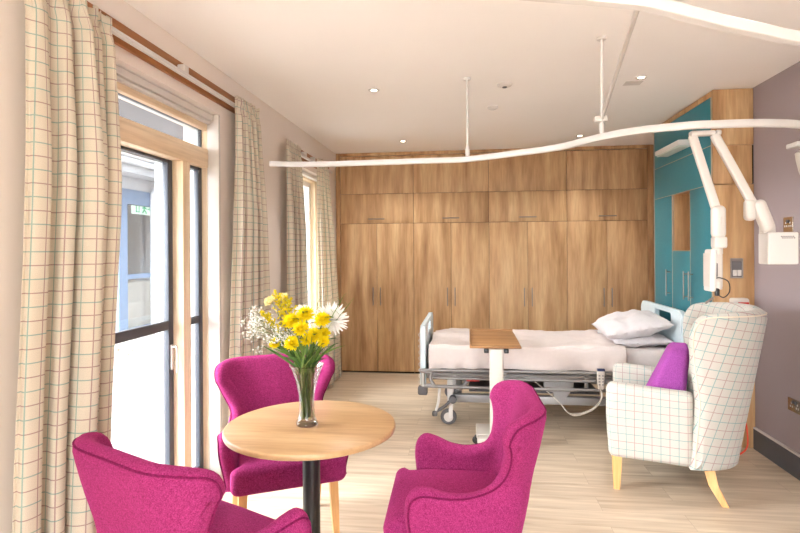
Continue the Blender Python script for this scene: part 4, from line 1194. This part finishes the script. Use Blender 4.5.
# sprays
def ball(mb, c, r):
    V = [Vector(c)+Vector(v)*r for v in ((0, 0, 1), (1, 0, 0), (0, 1, 0), (-1, 0, 0), (0, -1, 0), (0, 0, -1))]
    mb.add(V, [(0, 1, 2), (0, 2, 3), (0, 3, 4), (0, 4, 1), (5, 2, 1), (5, 3, 2), (5, 4, 3), (5, 1, 4)])
def spray(name, label, c, rad, n, r, mat, smat, k, group, stems=14, seed=1):
    rnd = random.Random(seed); c = Vector(c)
    t = thing(name, label, 'flower spray', tuple(neck(k)[1]), group=group)
    m, b = neck(k); fork = c+(Vector((VX, VY, 1.02))-c)*.55
    mb = MB(); st = MB(); st.tube(spline([b, m, Vector((VX+(m.x-VX)*1.5+(c.x-VX)*.15, VY, 1.0)), fork], 5), .0016, 5)
    hubs = []
    for i in range(stems):
        q = Vector([rnd.gauss(0, .5) for _ in range(3)]); q = Vector((q.x*rad[0], q.y*rad[1], q.z*rad[2])); h = c+q
        st.tube(spline([fork, fork+(h-fork)*.5+Vector((0, 0, .008)), h], 3), .0008, 4); hubs.append(h)
    for i in range(n):
        h = hubs[i % stems]; p = h+Vector([rnd.gauss(0, .30) for _ in range(3)])*min(rad)*.9
        ball(mb, p, r*rnd.uniform(.6, 1.25))
        if i % 3 == 0: st.tube([h+(h-c)*-.1, p], .0005, 3)
    obj('blossom', mb, mat, t, kind='stuff'); obj('stem', st, smat, t)
    return t
GY = 'white gypsophila sprays in the vase'
spray('gypsophila_spray', 'cloudy spray of tiny white flowers at the far left of the bouquet', (-.915, 2.31, 1.20), (.055, .05, .075), 300, .0042, 'whitep', 'gypstem', 15, GY, 26, 2)
spray('gypsophila_spray', 'thin spray of tiny white flowers below the goldenrod, left of centre', (-.83, 2.26, 1.155), (.05, .04, .045), 130, .0036, 'whitep', 'gypstem', 16, GY, 16, 3)
spray('gypsophila_spray', 'wispy white spray in front of the yellow cluster, above the vase rim', (-.775, 2.22, 1.13), (.04, .03, .035), 110, .0036, 'whitep', 'gypstem', 17, GY, 14, 4)
GG = 'goldenrod sprays in the vase'
def goldenrod(label, tip, base, k, seed):
    rnd = random.Random(seed); tip = Vector(tip); base = Vector(base)
    t = thing('goldenrod_spray', label, 'flower spray', tuple(neck(k)[1]), group=GG)
    m, b = neck(k); st = MB(); st.tube(spline([b, m, base, tip], 6), .0018, 5); mb = MB()
    for i in range(16):
        f = i/16; p = base+(tip-base)*(.1+.9*f); a = i*2.4; L = .055*(1-f*.75)
        e = p+Vector((math.cos(a)*L, math.sin(a)*L*.6, .03*(1-f)+.008))
        st.tube([p, e], .0007, 4)
        for q in range(16):
            g = q/15; w = p+(e-p)*g+Vector([rnd.gauss(0, .003) for _ in range(3)]); ball(mb, w, rnd.uniform(.0028, .0052))
    obj('blossom', mb, 'gold', t, kind='stuff'); obj('stem', st, 'stem', t)
goldenrod('tallest yellow goldenrod plume at the top left of the bouquet', (-.85, 2.33, 1.325), (-.79, 2.31, 1.17), 18, 1)
goldenrod('shorter goldenrod plume just right of the tallest one', (-.79, 2.30, 1.305), (-.76, 2.30, 1.16), 19, 2)
goldenrod('yellow goldenrod plume leaning left over the white sprays', (-.895, 2.28, 1.235), (-.80, 2.29, 1.13), 20, 3)
# grass blades
GL = 'long green grass blades fanning out of the vase'
for k in range(36):
    rnd = random.Random(100+k)
    side = 1 if k % 2 else -1
    a = rnd.uniform(-.9, .9)
    d = Vector((side*math.cos(a)*rnd.uniform(.45, .95), math.sin(a)*.7-.1, rnd.uniform(.6, 1.6)))
    if k > 29: d = Vector((rnd.uniform(-.4, .4), -.6, 1.1))
    mb = MB(); m, b = neck(30+k)
    base = Vector((VX+(m.x-VX)*1.3, VY+(m.y-VY)*1.3, .97))
    L = rnd.uniform(.17, .25)
    leafmesh(mb, base, d, L, rnd.uniform(.004, .0065), rnd.uniform(.3, .7), 12, side*rnd.uniform(.5, 1.3))
    mb.tube([m+(b-m)*(.3 if k % 4 else 1), m+(base-m)*.5, base+Vector(d).normalized()*.01], .0011, 5)
    o = obj('grass_blade', mb, 'leaf' if k % 3 else 'leafd', ang=180)
    tag(o, 'long narrow green blade arching out over the vase rim', 'leaf', GL)
for k, (e1, lab) in enumerate([((-.545, 2.33, 1.295), 'upright green sprig above the white bloom'), ((-.51, 2.33, 1.275), 'green sprig tipping right beyond the white bloom'), ((-.655, 2.33, 1.275), 'short green sprig tip between the topmost yellow flower and white bloom')]):
    e1 = Vector(e1); mb = MB(); m, b = neck(60+k)
    mid = Vector((lerp(VX, e1.x, .45), VY+.02, 1.13)); P = spline([b, m, mid, e1], 6); mb.tube(P, .0014, 5)
    for q in range(7):
        p = P[-1-q]; leafmesh(mb, p, ((-1)**q*.6, -.1, .8), .028, .0035, .2, 5)
    tag(obj('green_sprig', mb, 'leaf', ang=180), lab, 'leaf')
# dark foliage collar
for k in range(16):
    rnd = random.Random(300+k); a = PI+PI*(k % 8)/7+rnd.uniform(-.2, .2); m, b = neck(70+k)
    mb = MB(); base = Vector((VX+math.cos(a)*.03, VY+math.sin(a)*.03, 1.0)); mb.tube([m+(b-m)*(.3 if k % 3 else 1), m+(base-m)*.5, base, base+Vector((math.cos(a), math.sin(a), 1.2))*(.001 if k < 8 else .056)], .0016, 5)
    leafmesh(mb, base+Vector((math.cos(a), math.sin(a), 1.2))*(.0 if k < 8 else .055), (math.cos(a)*.8, math.sin(a)*.6, .8), rnd.uniform(.06, .10), rnd.uniform(.008, .013), .7, 8, rnd.uniform(-.9, .9))
    tag(obj('broad_leaf', mb, 'leafd', ang=180), 'dark green broad leaf standing among the flower stems', 'leaf', 'dark broad leaves in the vase')

# ------------------------------------------------------------------ outside
def uvbox(mb, ax):
    for i, f in enumerate(mb.f): mb.uv[i] = [(mb.v[k][ax[0]], mb.v[k][ax[1]]) for k in f]
    return mb
mb = uvbox(MB().box(-16, XL-.28, -6, 22, -.14, -.04), (1, 0))
struct('ground_patio', mb, 'pave', 'pale paved courtyard outside the patio doors', 'paving')
struct('ground_bounce', MB().box(-16, 14, -14, -2.4, -.16, -.06), 'bounce_white', 'unseen ground beyond the rear opening, made white to bounce light indoors', 'paving')  # unseen reflector, added to light the ceiling through the rear opening
mb = uvbox(MB().box(-9.5, -5.95, 8.2, 8.45, -.04, .38), (0, 2))
tag(obj('garden_wall', mb, 'brick', smooth=False), 'low brick wall across the courtyard', 'wall')
mb = MB()
rnd = random.Random(5)
for k in range(160):
    x, y = rnd.uniform(-9, -5.0), rnd.uniform(7.35, 8.15); ball(mb, (x, y, -.02+rnd.uniform(0, .03)), rnd.uniform(.03, .07))
tag(obj('gravel', mb, 'planting'), 'loose gravel strip at the foot of the brick wall', 'gravel', kind='stuff')
# building across the courtyard
t = thing('building', 'pale building across the courtyard with a blue grey glazed door', 'building', (-7.0, 12, 0))
BX = -6.0
mb = MB(); mb.box(BX-4, BX, 8.3, 8.75, -.04, 2.85); mb.box(BX-4, BX, 10.75, 17, -.04, 2.85); mb.box(BX-4, BX, 8.75, 10.75, 2.62, 2.85); mb.box(BX-4, BX-3.9, 8.75, 10.75, -.04, 2.62)
obj('wall', mb, 'fascia', t, smooth=False)
obj('fascia_board', MB().box(BX-.05, BX+.35, 8.0, 17.2, 2.85, 3.1), 'fascia', t, smooth=False)
mb = MB(); mb.prism([(BX+.5, 3.1), (BX-4, 5.2), (BX-4.2, 5.2), (BX-4.2, 3.1)], 7.9, 17.4, lambda a, b, c: (a, c, b)); obj('roof', mb, 'rooftile', t, smooth=False)
mb = MB(); mb.tube([(BX+.42, 8, 3.03), (BX+.42, 17, 3.03)], .06, 8); mb.tube([(BX+.38, 9.6, 3.0), (BX+.05, 9.7, 2.6), (BX+.05, 9.7, 0)], .04, 8); obj('gutter', mb, 'fascia', t)
mb = MB()
for y0_, y1_ in ((8.75, 8.98), (10.5, 10.75)): mb.box(BX-.1, BX+.02, y0_, y1_, -.04, 2.62)
mb.box(BX-.1, BX+.02, 8.98, 10.5, 2.36, 2.62); mb.box(BX-.1, BX+.02, 8.98, 10.5, -.04, .12)
mb.box(BX-.1, BX+.02, 8.98, 10.5, 1.02, 1.1)
obj('door_frame', mb, 'bluegrey', t, smooth=False)
obj('door_pane', MB().box(BX-.05, BX-.04, 8.95, 10.55, .1, 2.4), 'pane', t, smooth=False)
obj('inner_panel', MB().box(BX-1.5, BX-1.45, 8.3, 13.2, 0, 2.9), 'cedar', t, smooth=False)
obj('inner_counter', MB().box(BX-1.2, BX-.6, 9.2, 13.2, 0, .9), 'cream', t, smooth=False)
mb = MB(); mb.rbox((BX-.12, 9.75, 2.21), (.03, .62, .22), .005); mb.v = [(x, y-.12, z+.11) for x, y, z in mb.v]; sg_ = obj('exit_sign', mb, 'sign', t)
mb = MB()
X_ = BX-.10
mb.box(X_, X_+.004, 9.53, 9.56, 2.13, 2.29); mb.box(X_, X_+.004, 9.53, 9.64, 2.13, 2.15); mb.box(X_, X_+.004, 9.53, 9.64, 2.27, 2.29); mb.box(X_, X_+.004, 9.62, 9.64, 2.13, 2.29)
mb.lathe([(.001, X_), (.022, X_), (.022, X_+.004), (.001, X_+.004)], (0, 9.80, 2.28), 12, 'X')
for a, b in (((9.80, 2.25), (9.79, 2.19)), ((9.79, 2.19), (9.74, 2.13)), ((9.79, 2.19), (9.84, 2.16)), ((9.84, 2.16), (9.86, 2.12)), ((9.80, 2.24), (9.86, 2.21)), ((9.80, 2.24), (9.74, 2.22))):
    mb.tube([(X_+.002, a[0], a[1]), (X_+.002, b[0], b[1])], .012, 6)
mb.box(X_, X_+.004, 9.90, 9.99, 2.2, 2.225); mb.prism([(9.97, 2.17), (10.03, 2.212), (9.97, 2.255)], X_, X_+.004, lambda a, b, c: (c, a, b))
mb.v = [(x, y-.12, z+.11) for x, y, z in mb.v]; obj('running_man', mb, 'signgreen', sg_, smooth=False, label='green running figure and arrow')
# eaves over the patio doors
mb = MB(); mb.box(-2.75, XL-.27, -1, 7.4, 2.44, 2.52)
o = obj('eaves_soffit', mb, 'soffit', smooth=False); tag(o, 'grey soffit of the eaves just outside the patio doors', 'eaves', kind='structure')
mb = MB(); mb.box(-2.8, -2.75, -1, 7.4, 2.42, 2.7)
obj('fascia_strip', mb, 'fascia', o, smooth=False)

# ------------------------------------------------------------------ light
wd = bpy.data.worlds.new('World'); sc.world = wd; wd.use_nodes = True; nt = wd.node_tree; nt.nodes.clear()
wo = N(nt, 'ShaderNodeOutputWorld'); bg = N(nt, 'ShaderNodeBackground')
tc = N(nt, 'ShaderNodeTexCoord'); sx = N(nt, 'ShaderNodeSeparateXYZ'); nt.links.new(tc.outputs['Generated'], sx.inputs[0])
r = N(nt, 'ShaderNodeValToRGB'); e = r.color_ramp.elements
e[0].position = .48; e[0].color = (.55, .53, .5, 1); e[1].position = 1; e[1].color = (.80, .90, 1., 1)
k = e.new(.56); k.color = (1, .985, .96, 1)
mr = N(nt, 'ShaderNodeMapRange'); mr.inputs['From Min'].default_value = -1
nt.links.new(sx.outputs['Z'], mr.inputs[0]); nt.links.new(mr.outputs[0], r.inputs[0])
SKY = 1.5
base = N(nt, 'ShaderNodeVectorMath', operation='SCALE'); base.inputs['Scale'].default_value = SKY
nt.links.new(r.outputs[0], base.inputs[0]); total = base.outputs[0]
# added out-of-view sky lobes: one through the patio doors, one as rear fill
for d, k_, amp, colr in (((-.85, -.36, .5), 6., 30., (.97, .98, 1.)), ((.05, -1, .95), 10., 48., (.92, .965, 1.03))):
    dv = Vector(d).normalized()
    dt = N(nt, 'ShaderNodeVectorMath', operation='DOT_PRODUCT'); dt.inputs[1].default_value = dv; nt.links.new(tc.outputs['Generated'], dt.inputs[0])
    m1 = N(nt, 'ShaderNodeMath', operation='MULTIPLY_ADD'); m1.inputs[1].default_value = k_; m1.inputs[2].default_value = -k_; nt.links.new(dt.outputs['Value'], m1.inputs[0])
    ex = N(nt, 'ShaderNodeMath', operation='EXPONENT'); nt.links.new(m1.outputs[0], ex.inputs[0])
    ml = N(nt, 'ShaderNodeVectorMath', operation='SCALE'); ml.inputs[0].default_value = tuple(c*amp for c in colr); nt.links.new(ex.outputs[0], ml.inputs['Scale'])
    ad = N(nt, 'ShaderNodeVectorMath', operation='ADD'); nt.links.new(total, ad.inputs[0]); nt.links.new(ml.outputs[0], ad.inputs[1]); total = ad.outputs[0]
nt.links.new(total, bg.inputs[0]); bg.inputs[1].default_value = 1
nt.links.new(bg.outputs[0], wo.inputs[0])

def light(name, typ, loc, rot, energy, col, **kw):
    l = bpy.data.lights.new(name, typ); l.energy = energy; l.color = col
    for a, b in kw.items(): setattr(l, a, b)
    o = bpy.data.objects.new(name, l); COL.objects.link(o); o.location = loc; o.rotation_euler = rot
    o['kind'] = 'helper'; return o
def portal(name, loc, rot, sx_, sy_):
    o = light(name, 'AREA', loc, rot, 1, (1, 1, 1), shape='RECTANGLE', size=sx_, size_y=sy_); o.data.cycles.is_portal = True
for (x, y) in ((-.69, 4.02), (-.70, 5.94), (1.21, 3.99), (1.18, 5.95), (-.69, 2.06), (1.21, 2.06), (-.69, .12), (1.21, .12)):
    light('downlight_beam', 'SPOT', (x, y, ZC-.012), (0, 0, 0), 34 if y > 3 else 18, (1, .98, .94), spot_size=math.radians(115), spot_blend=.7, shadow_soft_size=.04)

# ------------------------------------------------------------------ camera
cam = bpy.data.cameras.new('camera'); co = bpy.data.objects.new('camera', cam); COL.objects.link(co)
cam.sensor_fit = 'HORIZONTAL'; cam.sensor_width = 36; cam.lens = 545/800*36; cam.shift_y = -16.1/800; cam.clip_start = .05
yaw = math.atan(68/545)
R = Matrix.Rotation(yaw, 4, 'Z') @ Matrix.Rotation(PI/2, 4, 'X') @ Matrix.Rotation(-.0065, 4, 'Z')
co.matrix_world = Matrix.Translation((0, 0, 1.5)) @ R
sc.camera = co
sc.view_settings.view_transform = 'Standard'; sc.view_settings.look = 'None'; sc.view_settings.gamma = 1; sc.view_settings.use_curve_mapping = False
sc.view_settings.exposure = 0.74
sc.cycles.use_denoising = True
sc.cycles.max_bounces = 10; sc.cycles.diffuse_bounces = 6; sc.cycles.transparent_max_bounces = 24; sc.cycles.transmission_bounces = 10
sc.cycles.sample_clamp_indirect = 8; sc.cycles.caustics_refractive = False; sc.cycles.caustics_reflective = False
